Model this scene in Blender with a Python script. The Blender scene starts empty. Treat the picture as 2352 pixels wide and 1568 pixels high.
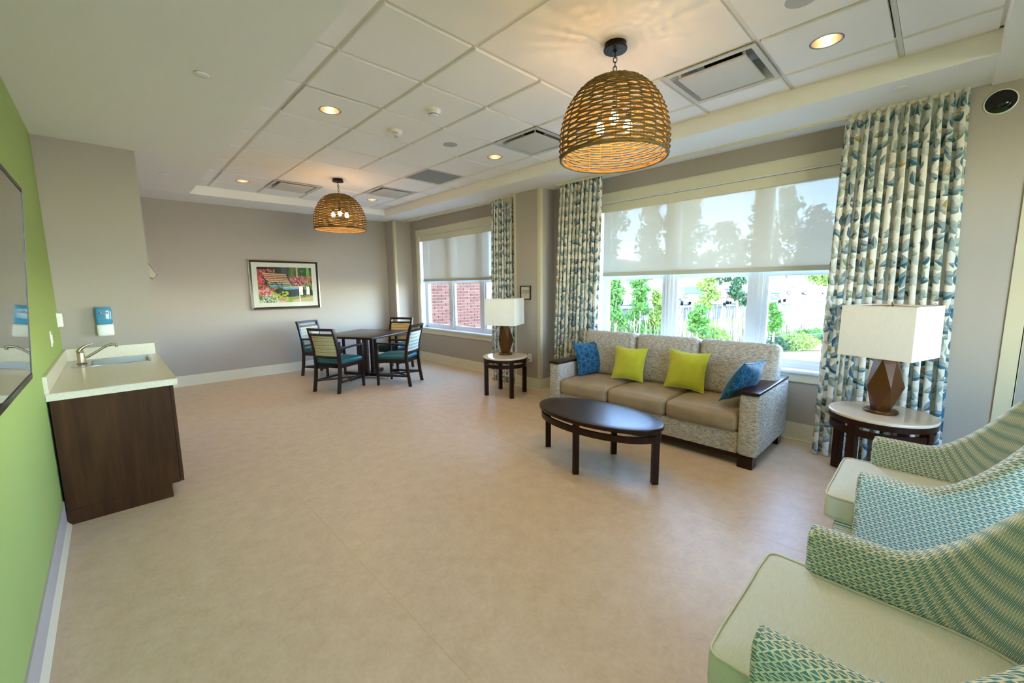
import bpy, bmesh, math, random
from mathutils import Vector, Matrix, noise
PI = math.pi
S = bpy.context.scene
COL = S.collection
random.seed(7)

# ------------------------------------------------------------------ camera
def make_camera():
    f = 946.917
    yaw, pit, rol = [math.radians(a) for a in (44.17224, -7.56942, -0.59934)]
    fw = Vector((math.sin(yaw)*math.cos(pit), math.cos(yaw)*math.cos(pit), math.sin(pit)))
    rt = Vector((math.cos(yaw), -math.sin(yaw), 0)); up = rt.cross(fw)
    r2 = rt*math.cos(rol) + up*math.sin(rol); u2 = up*math.cos(rol) - rt*math.sin(rol)
    cam = bpy.data.cameras.new('camera'); cam.sensor_width = 36; cam.sensor_fit = 'HORIZONTAL'
    cam.lens = f/2352*36; cam.clip_start = .02; cam.clip_end = 600
    o = bpy.data.objects.new('camera', cam); COL.objects.link(o)
    m = Matrix.Identity(4)
    for i in range(3):
        m[i][0], m[i][1], m[i][2] = r2[i], u2[i], -fw[i]
    m.translation = (-1.16889, -2.13031, 1.522)
    o.matrix_world = m
    S.camera = o
make_camera()

# ------------------------------------------------------------------ world, sun, exposure
def make_world():
    w = bpy.data.worlds.new('sky'); S.world = w; w.use_nodes = True
    nt = w.node_tree; nt.nodes.clear()
    out = nt.nodes.new('ShaderNodeOutputWorld'); bg = nt.nodes.new('ShaderNodeBackground')
    sky = nt.nodes.new('ShaderNodeTexSky'); sky.sky_type = 'NISHITA'
    sky.sun_disc = False; sky.sun_elevation = math.radians(52); sky.sun_rotation = math.radians(-70)
    sky.air_density = 1.0; sky.dust_density = .3; sky.ozone_density = 2.5; sky.altitude = 1500
    nt.links.new(sky.outputs[0], bg.inputs[0]); bg.inputs[1].default_value = 4.4
    nt.links.new(bg.outputs[0], out.inputs[0])
make_world()
def make_sun():
    l = bpy.data.lights.new('sun', 'SUN'); l.energy = 4.2; l.angle = math.radians(.6); l.color = (1, .95, .86)
    o = bpy.data.objects.new('sun', l); COL.objects.link(o)
    d = Vector((math.cos(math.radians(35))*.62, -math.sin(math.radians(35))*.62, -.79)).normalized()   # travel direction
    o.rotation_euler = d.to_track_quat('-Z', 'Y').to_euler(); o.location = (-20, 15, 30)
make_sun()
S.view_settings.view_transform = 'Standard'; S.view_settings.look = 'None'
S.view_settings.gamma = 1; S.view_settings.use_curve_mapping = False
S.view_settings.exposure = 0.66
S.cycles.use_denoising = True
S.cycles.max_bounces = 10; S.cycles.diffuse_bounces = 6; S.cycles.transparent_max_bounces = 16
S.cycles.sample_clamp_indirect = 6.0
DOWN_POWER = 5.2
PEND_POWER = .5

# ------------------------------------------------------------------ material helpers
def srgb(h):
    c = [int(h[i:i+2], 16)/255 for i in (0, 2, 4)]
    return tuple(v/12.92 if v <= .04045 else ((v+.055)/1.055)**2.4 for v in c)
class E:                                            # node expression: E(node tree, socket or number)
    def __init__(s, nt, v): s.nt, s.v = nt, v
    def op(s, o, *a):
        n = s.nt.nodes.new('ShaderNodeMath'); n.operation = o
        for i, x in enumerate((s,)+a):
            x = x.v if isinstance(x, E) else x
            if isinstance(x, (int, float)): n.inputs[i].default_value = x
            else: s.nt.links.new(x, n.inputs[i])
        return E(s.nt, n.outputs[0])
    def __add__(s, b): return s.op('ADD', b)
    def __sub__(s, b): return s.op('SUBTRACT', b)
    def __mul__(s, b): return s.op('MULTIPLY', b)
    def __truediv__(s, b): return s.op('DIVIDE', b)
    def __rsub__(s, b): return (s*-1.)+b
    def __lt__(s, b): return s.op('LESS_THAN', b)
    def __gt__(s, b): return s.op('GREATER_THAN', b)
    def abs(s): return s.op('ABSOLUTE')
    def floor(s): return s.op('FLOOR')
    def fract(s): return s.op('FRACT')
    def mod(s, b): return s.op('FLOORED_MODULO', b)
    def min(s, b): return s.op('MINIMUM', b)
    def max(s, b): return s.op('MAXIMUM', b)
    def sin(s): return s.op('SINE')
    def cos(s): return s.op('COSINE')
class Mat:
    def __init__(s, name, color=(.5,.5,.5), rough=.5, metal=0., spec=.5, **kw):
        s.m = bpy.data.materials.new(name); s.m.use_nodes = True
        s.nt = s.m.node_tree; s.b = s.nt.nodes['Principled BSDF']
        s.out = s.nt.nodes['Material Output']
        c = srgb(color) if isinstance(color, str) else color
        s.c = c
        s.b.inputs['Base Color'].default_value = (*c, 1); s.b.inputs['Roughness'].default_value = rough
        s.b.inputs['Metallic'].default_value = metal; s.b.inputs['Specular IOR Level'].default_value = spec
        for k, v in kw.items(): s.b.inputs[k.replace('_', ' ')].default_value = v
        s.m.diffuse_color = (*c, 1)
    def node(s, t, **kw):
        n = s.nt.nodes.new(t)
        for k, v in kw.items(): setattr(n, k, v)
        return n
    def link(s, a, b): s.nt.links.new(a.v if isinstance(a, E) else a, b)
    def coords(s, kind='Object', scale=(1,1,1)):
        t = s.node('ShaderNodeTexCoord'); m = s.node('ShaderNodeMapping')
        s.link(t.outputs[kind], m.inputs[0]); m.inputs['Scale'].default_value = scale
        return m.outputs[0]
    def xy(s, kind='UV'):
        sp = s.node('ShaderNodeSeparateXYZ'); t = s.node('ShaderNodeTexCoord'); s.link(t.outputs[kind], sp.inputs[0])
        return E(s.nt, sp.outputs[0]), E(s.nt, sp.outputs[1]), E(s.nt, sp.outputs[2])
    def noise(s, scale=5, vscale=(1,1,1), detail=3, kind='Object', rough=.55):
        n = s.node('ShaderNodeTexNoise'); s.link(s.coords(kind, vscale), n.inputs['Vector'])
        n.inputs['Scale'].default_value = scale; n.inputs['Detail'].default_value = detail; n.inputs['Roughness'].default_value = rough
        return E(s.nt, n.outputs[0])
    def ramp(s, fac, stops, interp='LINEAR'):
        r = s.node('ShaderNodeValToRGB'); r.color_ramp.interpolation = interp
        e = r.color_ramp.elements
        while len(e) < len(stops): e.new(.5)
        for el, (p, c) in zip(e, stops):
            el.position = p; el.color = (*(srgb(c) if isinstance(c, str) else c), 1)
        s.link(fac, r.inputs[0]); return r.outputs[0]
    def mix(s, fac, a, b, blend='MIX'):
        n = s.node('ShaderNodeMix', data_type='RGBA', blend_type=blend)
        for i, x in ((0, fac), (6, a), (7, b)):
            x = x.v if isinstance(x, E) else x
            if isinstance(x, (int, float)): n.inputs[i].default_value = x
            elif isinstance(x, tuple): n.inputs[i].default_value = (*x, 1)
            elif isinstance(x, str): n.inputs[i].default_value = (*srgb(x), 1)
            else: s.nt.links.new(x, n.inputs[i])
        return n.outputs[2]
    def base(s, sock): s.link(sock, s.b.inputs['Base Color']); return s
    def bump(s, h, strength=.2, dist=.002):
        b = s.node('ShaderNodeBump'); b.inputs['Strength'].default_value = strength; b.inputs['Distance'].default_value = dist
        s.link(h, b.inputs['Height']); s.link(b.outputs[0], s.b.inputs['Normal']); return s
    def vary(s, c2, scale=4, vscale=(1,1,1), detail=4, lo=.35, hi=.65, bump=0):
        n = s.noise(scale, vscale, detail)
        s.base(s.ramp(n, [(lo, s.c), (hi, c2)]))
        if bump: s.bump(n, bump)
        return s

# ------------------------------------------------------------------ mesh helpers
class MB:
    def __init__(s): s.v, s.f, s.uv, s.cols = [], [], {}, None
    def add(s, vs, fs, uvs=None):
        b = len(s.v); s.v += [tuple(v) for v in vs]; s.f += [tuple(b+i for i in f) for f in fs]
        if uvs:
            for i, u in enumerate(uvs): s.uv[b+i] = u
        return s
    def box(s, x0, x1, y0, y1, z0, z1):
        v = [(x, y, z) for z in (z0, z1) for y in (y0, y1) for x in (x0, x1)]
        return s.add(v, [(0,2,3,1), (4,5,7,6), (0,1,5,4), (2,6,7,3), (0,4,6,2), (1,3,7,5)])
    def cbox(s, x, y, z, sx, sy, sz): return s.box(x-sx/2, x+sx/2, y-sy/2, y+sy/2, z-sz/2, z+sz/2)
    def hexa(s, b, t):                               # box from two quads (lists of four points)
        return s.add(list(b)+list(t), [(3,2,1,0), (4,5,6,7), (0,1,5,4), (1,2,6,5), (2,3,7,6), (3,0,4,7)])
    def bar(s, p, q, w, h=None, up=(0,0,1)):
        p, q = Vector(p), Vector(q); h = h or w; d = (q-p).normalized(); u = Vector(up)
        a = d.cross(u)
        if a.length < 1e-4: a = d.cross(Vector((1,0,0)))
        a.normalize(); b = a.cross(d).normalized()
        c = [(-w/2,-h/2), (w/2,-h/2), (w/2,h/2), (-w/2,h/2)]
        return s.hexa([p+a*i+b*j for i, j in c], [q+a*i+b*j for i, j in c])
    def lathe(s, prof, n=32, c=(0,0,0), cap=True, a0=0):
        b = len(s.v)
        for r, z in prof:
            for i in range(n):
                a = a0+2*PI*i/n; s.v.append((c[0]+r*math.cos(a), c[1]+r*math.sin(a), c[2]+z))
        for k in range(len(prof)-1):
            for i in range(n):
                j = (i+1) % n; s.f.append((b+k*n+i, b+k*n+j, b+(k+1)*n+j, b+(k+1)*n+i))
        if cap:
            s.f.append(tuple(b+i for i in range(n-1, -1, -1)))
            s.f.append(tuple(b+(len(prof)-1)*n+i for i in range(n)))
        return s
    def tube(s, pts, r, n=8, closed=False, cap=True):
        pts = [Vector(p) for p in pts]; m = len(pts); b = len(s.v); prev = None
        for k, p in enumerate(pts):
            if closed: t = pts[(k+1) % m]-pts[k-1]
            else: t = pts[min(k+1, m-1)]-pts[max(k-1, 0)]
            t.normalize()
            if prev is None:
                a = t.cross(Vector((0,0,1)))
                if a.length < 1e-3: a = t.cross(Vector((1,0,0)))
            else: a = prev-t*prev.dot(t)
            a.normalize(); prev = a; c = t.cross(a)
            rr = r[k] if isinstance(r, (list, tuple)) else r
            for i in range(n):
                an = 2*PI*i/n; s.v.append(tuple(p+a*(rr*math.cos(an))+c*(rr*math.sin(an))))
        for k in range(m if closed else m-1):
            k2 = (k+1) % m
            for i in range(n):
                j = (i+1) % n; s.f.append((b+k*n+i, b+k*n+j, b+k2*n+j, b+k2*n+i))
        if cap and not closed:
            s.f.append(tuple(b+i for i in range(n-1, -1, -1))); s.f.append(tuple(b+(m-1)*n+i for i in range(n)))
        return s
    def prism(s, poly, z0, z1, axis='z', flip=False):
        n = len(poly)
        def P(a, b, h): return {'z': (a, b, h), 'y': (a, h, b), 'x': (h, a, b)}[axis]
        v = [P(a, b, z0) for a, b in poly]+[P(a, b, z1) for a, b in poly]
        return s.add(v, [tuple(range(n-1, -1, -1)), tuple(range(n, 2*n))]+[(i, (i+1) % n, n+(i+1) % n, n+i) for i in range(n)])
    def frame(s, a0, a1, b0, b1, w, h0, h1, axis='x'):   # a picture-frame ring of four bars in the plane normal to axis
        for q in ((a0, a1, b0, b0+w), (a0, a1, b1-w, b1), (a0, a0+w, b0+w, b1-w), (a1-w, a1, b0+w, b1-w)):
            if axis == 'x': s.box(h0, h1, q[0], q[1], q[2], q[3])
            elif axis == 'y': s.box(q[0], q[1], h0, h1, q[2], q[3])
            else: s.box(q[0], q[1], q[2], q[3], h0, h1)
        return s
    def grid(s, fn, nu, nv, closed_u=False, uvfn=None):
        b = len(s.v); w = nu if closed_u else nu+1
        for j in range(nv+1):
            for i in range(w):
                s.v.append(tuple(fn(i/nu, j/nv)))
                if uvfn: s.uv[len(s.v)-1] = uvfn(i/nu, j/nv)
        for j in range(nv):
            for i in range(nu):
                i2 = (i+1) % w
                s.f.append((b+j*w+i, b+j*w+i2, b+(j+1)*w+i2, b+(j+1)*w+i))
        return s
    def rbox(s, cx, cy, cz, sx, sy, sz, r, n=8, bulge=(0,0,0)):
        """rounded box with bulging faces"""
        h = (sx/2, sy/2, sz/2); r = min(r, *h)
        idx = {}; b0 = len(s.v)
        def vert(p):
            k = tuple(round(x, 5) for x in p)
            if k in idx: return idx[k]
            q = [x*hh for x, hh in zip(p, h)]
            inner = [max(-(hh-r), min(hh-r, x)) for x, hh in zip(q, h)]
            d = Vector([a-b for a, b in zip(q, inner)])
            if d.length > 1e-9: d = d.normalized()*r
            w = Vector(inner)+d
            for a in range(3):
                if bulge[a]:
                    o = [i for i in range(3) if i != a]
                    w[a] += bulge[a]*(p[a])*(1-p[o[0]]**2)*(1-p[o[1]]**2)
            s.v.append((w[0]+cx, w[1]+cy, w[2]+cz)); idx[k] = len(s.v)-1; return idx[k]
        n = max(n, 6); ne = 2 if n < 9 else 3; tv = []
        for hh in h:
            k = r/hh; edge = [1-k*(1-math.cos(PI/2*(1-i/ne)))*0-k*(1-i/ne) for i in range(ne+1)]      # 1-k .. 1
            inner = [(-1+2*i/(n-2*ne))*(1-k) for i in range(1, n-2*ne)]
            tv.append([-e for e in reversed(edge)]+inner+edge)
        for a in range(3):
            o = [i for i in range(3) if i != a]
            for sg in (-1, 1):
                for i in range(n):
                    for j in range(n):
                        q = []
                        for di, dj in ((0,0), (1,0), (1,1), (0,1)):
                            p = [0,0,0]; p[a] = sg; p[o[0]] = tv[o[0]][i+di]; p[o[1]] = tv[o[1]][j+dj]; q.append(vert(p))
                        if (sg > 0) == (a == 1): q.reverse()
                        s.f.append(tuple(q))
        return s
    def pad(s, outline, c, z0, z1, r, crown=0, rings=8):
        """solid from a star-shaped outline: rounded edge radius r, crowned top"""
        n = len(outline); b = len(s.v); prof = []
        for k in range(5): a = k/4*PI/2; prof.append((r*(1-math.sin(a))*1., z0+r*(1-math.cos(a)), 0))
        prof = [(r, z0, 0)]+[(r*(1-math.sin(a)), z0+r*(1-math.cos(a)), 0) for a in [PI/8*k for k in range(1, 5)]]
        prof += [(r*(1-math.cos(a)), z1-r*(1-math.sin(a)), 0) for a in [PI/8*k for k in range(0, 5)]]
        rows = [[(0, 0, z0, True)]]
        for ins, z, _ in prof:
            for x, y in outline:
                d = Vector((x-c[0], y-c[1])); L = d.length; k = max(0, (L-ins)/L)
                s.v.append((c[0]+d[0]*k, c[1]+d[1]*k, z))
        R = len(prof)
        for q in range(rings-1, 0, -1):
            k = q/rings
            for x, y in outline:
                d = Vector((x-c[0], y-c[1])); L = d.length; kk = (L-r)/L*k
                s.v.append((c[0]+d[0]*kk, c[1]+d[1]*kk, z1+crown*(1-k**2.2)))
        tot = R+rings-1
        for k in range(tot-1):
            for i in range(n):
                j = (i+1) % n; s.f.append((b+k*n+i, b+k*n+j, b+(k+1)*n+j, b+(k+1)*n+i))
        s.v.append((c[0], c[1], z1+crown)); t = len(s.v)-1
        for i in range(n): s.f.append((b+(tot-1)*n+i, b+(tot-1)*n+(i+1) % n, t))
        s.f.append(tuple(b+i for i in range(n-1, -1, -1)))
        return s
def O(name, mb, mat, parent=None, smooth=None, loc=None, rot=None, kind=None, bevel=0):
    me = bpy.data.meshes.new(name); me.from_pydata(mb.v, [], mb.f); me.update()
    if mb.uv:
        uv = me.uv_layers.new(name='UVMap')
        for l in me.loops: uv.data[l.index].uv = mb.uv.get(l.vertex_index, (0, 0))
    if bevel:
        bm = bmesh.new(); bm.from_mesh(me)
        bmesh.ops.remove_doubles(bm, verts=bm.verts, dist=1e-6)
        es = [e for e in bm.edges if len(e.link_faces) == 2 and e.calc_face_angle(0) > .6]
        bmesh.ops.bevel(bm, geom=es, offset=bevel, segments=2, affect='EDGES', clamp_overlap=True)
        bm.to_mesh(me); bm.free(); smooth = smooth or 35
    if smooth:
        for p in me.polygons: p.use_smooth = True
        if smooth < 180: me.set_sharp_from_angle(angle=math.radians(smooth))
    me.materials.append(mat.m)
    o = bpy.data.objects.new(name, me); COL.objects.link(o)
    if parent: o.parent = parent
    if loc: o.location = loc
    if rot: o.rotation_euler = rot
    if kind: o['kind'] = kind
    return o
def same(o, parent=None, loc=None, rot=None):
    c = o.copy(); COL.objects.link(c)
    if parent is not None: c.parent = parent
    if loc is not None: c.location = loc
    if rot is not None: c.rotation_euler = rot
    return c
def thing(name, label, cat, loc=(0,0,0), rz=0, group=None):
    o = bpy.data.objects.new(name, None); COL.objects.link(o); o.empty_display_size = .1
    o.location = loc; o.rotation_euler = (0, 0, rz); return tag(o, label, cat, group)
def tag(o, label, cat, group=None):
    o['label'] = label; o['category'] = cat
    if group: o['group'] = group
    return o
def struct(name, mb, mat, parent=None, **kw):
    o = O(name, mb, mat, parent, **kw)
    if not parent: o['kind'] = 'structure'
    return o
def kids(o): return [c for c in bpy.data.objects if c.parent == o]
def dup(root, loc, rz, label, group=None):
    tree = [(root, None)]; r = same(root, loc=loc, rot=(0, 0, rz)); tag(r, label, root['category'], group or root.get('group'))
    def rec(a, b):
        for ch in kids(a):
            c = same(ch, parent=b); rec(ch, c)
    ch = kids(root); 
    for k in ch:
        c = same(k, parent=r)
        for g in GK.get(k.name, []) if False else kids(k): same(g, parent=c)
    return r
GK = {}
def textmesh(name, body, size, mat, parent, M, extrude=.0006, align='CENTER', shear=0):
    cu = bpy.data.curves.new(name, 'FONT'); cu.body = body; cu.size = size; cu.align_x = align; cu.align_y = 'CENTER'; cu.extrude = extrude; cu.shear = shear
    cu.space_line = .95
    t = bpy.data.objects.new('tmp', cu); COL.objects.link(t)
    dg = bpy.context.evaluated_depsgraph_get(); me = bpy.data.meshes.new_from_object(t.evaluated_get(dg))
    bpy.data.objects.remove(t); me.transform(M); me.materials.clear(); me.materials.append(mat.m)
    o = bpy.data.objects.new(name, me); COL.objects.link(o)
    if parent: o.parent = parent
    return o
def plane_m(origin, xdir, ydir):
    x, y = Vector(xdir).normalized(), Vector(ydir).normalized(); z = x.cross(y)
    m = Matrix.Identity(4)
    for i in range(3): m[i][0], m[i][1], m[i][2], m[i][3] = x[i], y[i], z[i], origin[i]
    return m

# ------------------------------------------------------------------ materials
wallm = Mat('wall_paint', 'aba297', .75, spec=.3); wallm.bump(wallm.noise(420, detail=2), .05, .001)
greenm = Mat('green_paint', '9bae64', .7, spec=.3); greenm.bump(greenm.noise(420, detail=2), .05, .001)
ceilm = Mat('ceiling_paint', 'f3f1eb', .85, spec=.2)
tilem = Mat('ceiling_tile', 'f3f0ea', .92, spec=.1); tilem.bump(tilem.noise(260, detail=4), .12, .001)
gridm = Mat('ceiling_grid', 'dedace', .6)
trimm = Mat('trim_paint', 'dad4bb', .45)
guardm = Mat('corner_guard', 'c9bfa2', .4)
vinylw = Mat('window_vinyl', 'e2e6ea', .35)
whitem = Mat('white_plastic', 'e8e8e2', .35)
blackm = Mat('black_plastic', '101010', .35)
def floor_mat():
    m = Mat('linoleum', 'bda98c', .38, spec=.45)
    a = m.noise(9, (1,1,1), 6, rough=.7); b = m.noise(60, (1,.6,1), 4)
    c = m.ramp(a*.65+b*.35, [(.3, 'c0aa8f'), (.5, 'ceb99e'), (.7, 'd9c5ad')])
    m.base(c); m.bump(b, .03, .0005); return m
floorm = floor_mat()
seamm = Mat('seam_weld', 'c9b892', .4)
def wood(name, c1, c2, rough, vs=(1,1,12), sc=3):
    m = Mat(name, c1, rough, spec=.5); n = m.noise(sc, (vs[0]*10, vs[1]*10, vs[2]/12), 5, rough=.65)
    m.base(m.ramp(n, [(.3, c1), (.7, c2)])); return m
espresso = wood('espresso_wood', '22110b', '331b11', .3); espresso.b.inputs['Specular IOR Level'].default_value = .16
espresso.b.inputs['Coat Weight'].default_value = .05; espresso.b.inputs['Coat Roughness'].default_value = .22
espresso_dk = wood('dark_chair_wood', '140a07', '23120b', .32)
walnut = wood('walnut_laminate', '38200e', '53351a', .55, sc=1.6); walnut.b.inputs['Specular IOR Level'].default_value = .15
quartz = Mat('cream_quartz', 'dcd2b8', .18); quartz.vary(srgb('e4dac3'), 90, detail=2)
steel = Mat('brushed_steel', 'b9b6ae', .22, metal=1)
nickel = Mat('brushed_nickel', 'b5a88e', .25, metal=1)
chromem = Mat('chrome', 'd0d0d0', .1, metal=1)
darkbronze = Mat('dark_bronze', '241a14', .45, metal=.6)
bronze = Mat('bronze_glaze', '55310f', .34, metal=.3)
brassm = Mat('brass', 'a98b4f', .3, metal=1)
creamtop = Mat('cream_table_top', 'ded2bd', .12)
def tweed():
    m = Mat('tweed', '9c9284', .9, spec=.15)
    n = m.noise(1, (26, 26, 190), 4, rough=.75); n2 = m.noise(1, (90, 90, 260), 2)
    m.base(m.ramp(n*.7+n2*.3, [(.38, '777067'), (.48, 'a8a196'), (.58, 'd2ccc2')])); m.bump(n, .35, .002); return m
tweedm = tweed()
taupe = Mat('taupe_vinyl', '94846b', .45, spec=.35); taupe.vary(srgb('a19075'), 6, bump=.0); 
tealv = Mat('teal_vinyl', '155a63', .42)
lime = Mat('lime_fabric', 'b4b52c', .8, spec=.2); lime.vary(srgb('c0bf38'), 14, bump=.05)
lime.b.inputs['Sheen Weight'].default_value = .3
bluevel = Mat('blue_velvet_plain', '1f5878', .75, spec=.2); bluevel.b.inputs['Sheen Weight'].default_value = .25
def star_velvet():
    m = Mat('blue_velvet_star', '0f4a6b', .7, spec=.2); u, v, _ = m.xy('UV')
    k = 15.; line = None
    for a in (0, PI/3, 2*PI/3):
        p = (u*(math.cos(a)*k) + v*(math.sin(a)*k)).fract() - .5
        q = p.abs() < .032
        # second family, rotated, gives the star points
        p2 = (u*(math.cos(a+PI/6)*k*.5774) + v*(math.sin(a+PI/6)*k*.5774)).fract() - .5
        q = q.max(p2.abs() < .02)
        line = q if line is None else line.max(q)
    n = m.noise(5, detail=2)
    m.base(m.mix(line*.65, m.ramp(n, [(.35, '0a3a5c'), (.65, '0f4a6e')]), srgb('4a86a3')))
    m.b.inputs['Sheen Weight'].default_value = .15; return m
starm = star_velvet()
def zigzag():
    m = Mat('zigzag_fabric', '4f7f80', .85, spec=.2); u, v, _ = m.xy('UV')
    P, Q, a = .0185, .0235, .40
    vp = v/Q; up = u/P + vp*.35
    t = ((vp.fract() - .5).abs()*4) - 1                     # -1..1
    mm = up.mod(2.)
    at = t*a
    d = (mm-at).abs().min((mm-at-2).abs()).min((mm-(1-at)).abs())
    zz = d < .17
    r1 = (t < -.72) * (mm > at) * (mm < (1-at))
    r2 = (t > .72) * ((mm > (1-at)).max(mm < (at)))
    line = zz.max(r1).max(r2)
    nz = m.noise(900, detail=1)
    m.base(m.mix(line, m.ramp(nz, [(.3, '57898f'), (.7, '6b9ea2')]), srgb('e9e5d0'))); m.bump(line+nz*.3, .15, .0008)
    return m
zigm = zigzag()
sagem = Mat('sage_linen', 'b3bda6', .85, spec=.2)
_n = sagem.noise(1, (30, 900, 300), 3); sagem.base(sagem.ramp(_n, [(.3, 'c6d0c6'), (.55, 'd5dbcf'), (.75, 'e3e6db')])); sagem.bump(_n, .12, .0006)
pipem = Mat('piping_linen', 'd3d8c8', .8)
shadem = Mat('lampshade_linen', 'e9e3d0', .8, spec=.1)
_n = shadem.noise(1, (300, 300, 20), 2); shadem.base(shadem.ramp(_n, [(.3, 'efebe0'), (.7, 'f6f3ea')]))
def woven_back(name, bands):
    m = Mat(name, 'c8bf90', .85, spec=.2); u, v, _ = m.xy('UV')
    row = (v/.0135); rid = row.floor().mod(float(len(bands))); rf = row.fract()
    tri = ((u/.012).fract() - .5).abs()*2
    dark = (tri*.9 + .08) > rf                             # row of small triangles
    isdark = None
    colr = m.ramp(rid/float(len(bands)) + .01, [(i/len(bands), c[0]) for i, c in enumerate(bands)], 'CONSTANT')
    colb = m.ramp(rid/float(len(bands)) + .01, [(i/len(bands), c[1]) for i, c in enumerate(bands)], 'CONSTANT')
    m.base(m.mix(dark, colr, colb)); return m
oliveback = woven_back('olive_weave', [('d3cda6', '1c1a16'), ('e0dab8', 'a9a152'), ('cfc79a', '8e8a3d'), ('ded8bd', 'bdb792')])
goldback = woven_back('gold_weave', [('e2c888', '2c2014'), ('e6d2a0', 'c79a4a'), ('e0c580', 'b98c3c'), ('ead9b0', 'd1a95c')])
blueback = woven_back('pale_weave', [('d9dccf', '20252c'), ('dfe2d8', 'a9b07a'), ('dadfda', '8fa3b0'), ('e2e4da', '2c333c')])
def leaf_print():
    m = Mat('leaf_print', 'e6e0cd', .85, spec=.15); u, v, _ = m.xy('UV')
    col = E(m.nt, None); cur = srgb('f3efe4')
    layers = [(7.6, 0.0, 0.0, .46, .25, [('cdd3c8', .0), ('d6d4c6', .4), ('bfcac4', .7), ('d0c39a', .93)], .75),
              (8.2, .37, .61, .46, .23, [('8fa99f', .0), ('1d6480', .30), ('6f93a0', .55), ('8a9c6e', .78), ('b89d42', .93)], .80),
              (8.0, .71, .23, .45, .21, [('24708f', .0), ('2f7088', .28), ('7d9ba6', .52), ('a5b8ac', .74), ('165a78', .88)], .74),
              (9.6, .13, .83, .43, .19, [('a0b4aa', .0), ('2e6b84', .35), ('c6c8b4', .55), ('4d7f90', .8)], .68)]
    for i, (sc, ou, ov, ln, wd, pal, keep) in enumerate(layers):
        px, py = u*sc + ou, v*sc + ov
        cx, cy = px.floor(), py.floor()
        wn = m.node('ShaderNodeTexWhiteNoise', noise_dimensions='3D'); cb = m.node('ShaderNodeCombineXYZ')
        m.link(cx, cb.inputs[0]); m.link(cy, cb.inputs[1]); cb.inputs[2].default_value = i*7.3+1.1
        m.link(cb.outputs[0], wn.inputs['Vector'])
        sp = m.node('ShaderNodeSeparateColor'); m.link(wn.outputs['Color'], sp.inputs[0])
        r, g, b = [E(m.nt, sp.outputs[k]) for k in range(3)]; w = E(m.nt, wn.outputs['Value'])
        fx = px.fract() - .5 - (r-.5)*.16; fy = py.fract() - .5 - (g-.5)*.16
        an = (b-.5)*3.0 + .5
        ca, sa = an.cos(), an.sin()
        x = fx*ca + fy*sa; y = fy*ca - fx*sa
        xx = x/ln
        edge = (1 - xx*xx)*wd*(1 - xx*.35)
        mask = (y.abs() < edge) * (w < keep) * (xx.abs() < 1)
        side = y > 0.0
        vein = y.abs() < .009
        h = (w*17.37).fract()
        c = m.ramp(h, [(p, cc) for cc, p in pal], 'CONSTANT')
        c = m.mix(side*.38, c, srgb('f3efe4'))
        c = m.mix((xx*.5+.5)*.35, c, srgb('0e3a4a') if i in (1, 2) else srgb('8fa0a0'))
        c = m.mix(vein*.6, c, srgb('d8d8c6'))
        alpha = mask*(.78 if i == 0 else .93)
        cur = m.mix(alpha, cur, c)
    m.base(cur)
    # a little light passes through the cloth
    tr = m.node('ShaderNodeBsdfTranslucent'); m.link(cur, tr.inputs[0]); mx = m.node('ShaderNodeMixShader'); mx.inputs[0].default_value = .26
    m.link(m.b.outputs[0], mx.inputs[1]); m.link(tr.outputs[0], mx.inputs[2]); m.link(mx.outputs[0], m.out.inputs[0])
    return m
leafm = leaf_print()
def sheer():
    m = Mat('roller_shade_mesh', 'd9d8c8', .9, spec=.1)
    d = m.node('ShaderNodeBsdfDiffuse'); d.inputs[0].default_value = (*srgb('dedbd0'), 1)
    t = m.node('ShaderNodeBsdfTranslucent'); t.inputs[0].default_value = (*srgb('dcd8d0'), 1)
    tp = m.node('ShaderNodeBsdfTransparent')
    a = m.node('ShaderNodeMixShader'); a.inputs[0].default_value = .085
    m.link(d.outputs[0], a.inputs[1]); m.link(t.outputs[0], a.inputs[2])
    b = m.node('ShaderNodeMixShader'); b.inputs[0].default_value = .125
    m.link(a.outputs[0], b.inputs[1]); m.link(tp.outputs[0], b.inputs[2]); m.link(b.outputs[0], m.out.inputs[0]); return m
sheerm = sheer()
hemm = Mat('shade_hem', 'bdb9a4', .7)
def glass():
    m = Mat('window_glass', 'ffffff', 0); tp = m.node('ShaderNodeBsdfTransparent'); tp.inputs[0].default_value = (.97, .985, .975, 1)
    g = m.node('ShaderNodeBsdfGlossy'); g.inputs['Roughness'].default_value = .01
    fr = m.node('ShaderNodeFresnel'); fr.inputs[0].default_value = 1.45
    mx = m.node('ShaderNodeMixShader'); ge = m.node('ShaderNodeNewGeometry'); m.link(E(m.nt, fr.outputs[0])*(1-E(m.nt, ge.outputs['Backfacing'])), mx.inputs[0]); m.link(tp.outputs[0], mx.inputs[1]); m.link(g.outputs[0], mx.inputs[2])
    m.link(mx.outputs[0], m.out.inputs[0]); return m
glassm = glass()
def emit(name, c, s):
    m = Mat(name, c); m.b.inputs['Emission Color'].default_value = (*m.c, 1); m.b.inputs['Emission Strength'].default_value = s; return m
bulbm = emit('warm_bulb', (1, .60, .28), 150)
lampm = emit('downlight_lamp', (1, .78, .55), 60)
reflm = Mat('downlight_reflector', (.95, .78, .62), .22, metal=1)
wickerm = Mat('wicker', '7d6435', .65, spec=.3); wickerm.vary(srgb('5f4d27'), 22, (1,1,4), detail=3)
def brickm_():
    m = Mat('red_brick', '9c5a4c', .9, spec=.1); oi = m.node('ShaderNodeObjectInfo')
    c = m.ramp(oi.outputs['Random'], [(0, '5a3a32'), (.5, '664238'), (1, '6f4d43')]); n = m.noise(40, detail=4)
    m.base(m.mix(n*.35, c, srgb('52352d'))); m.bump(n, .3, .003); return m
brickm = brickm_()
mortarm = Mat('mortar', '8b857d', .95, spec=.05)
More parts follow.
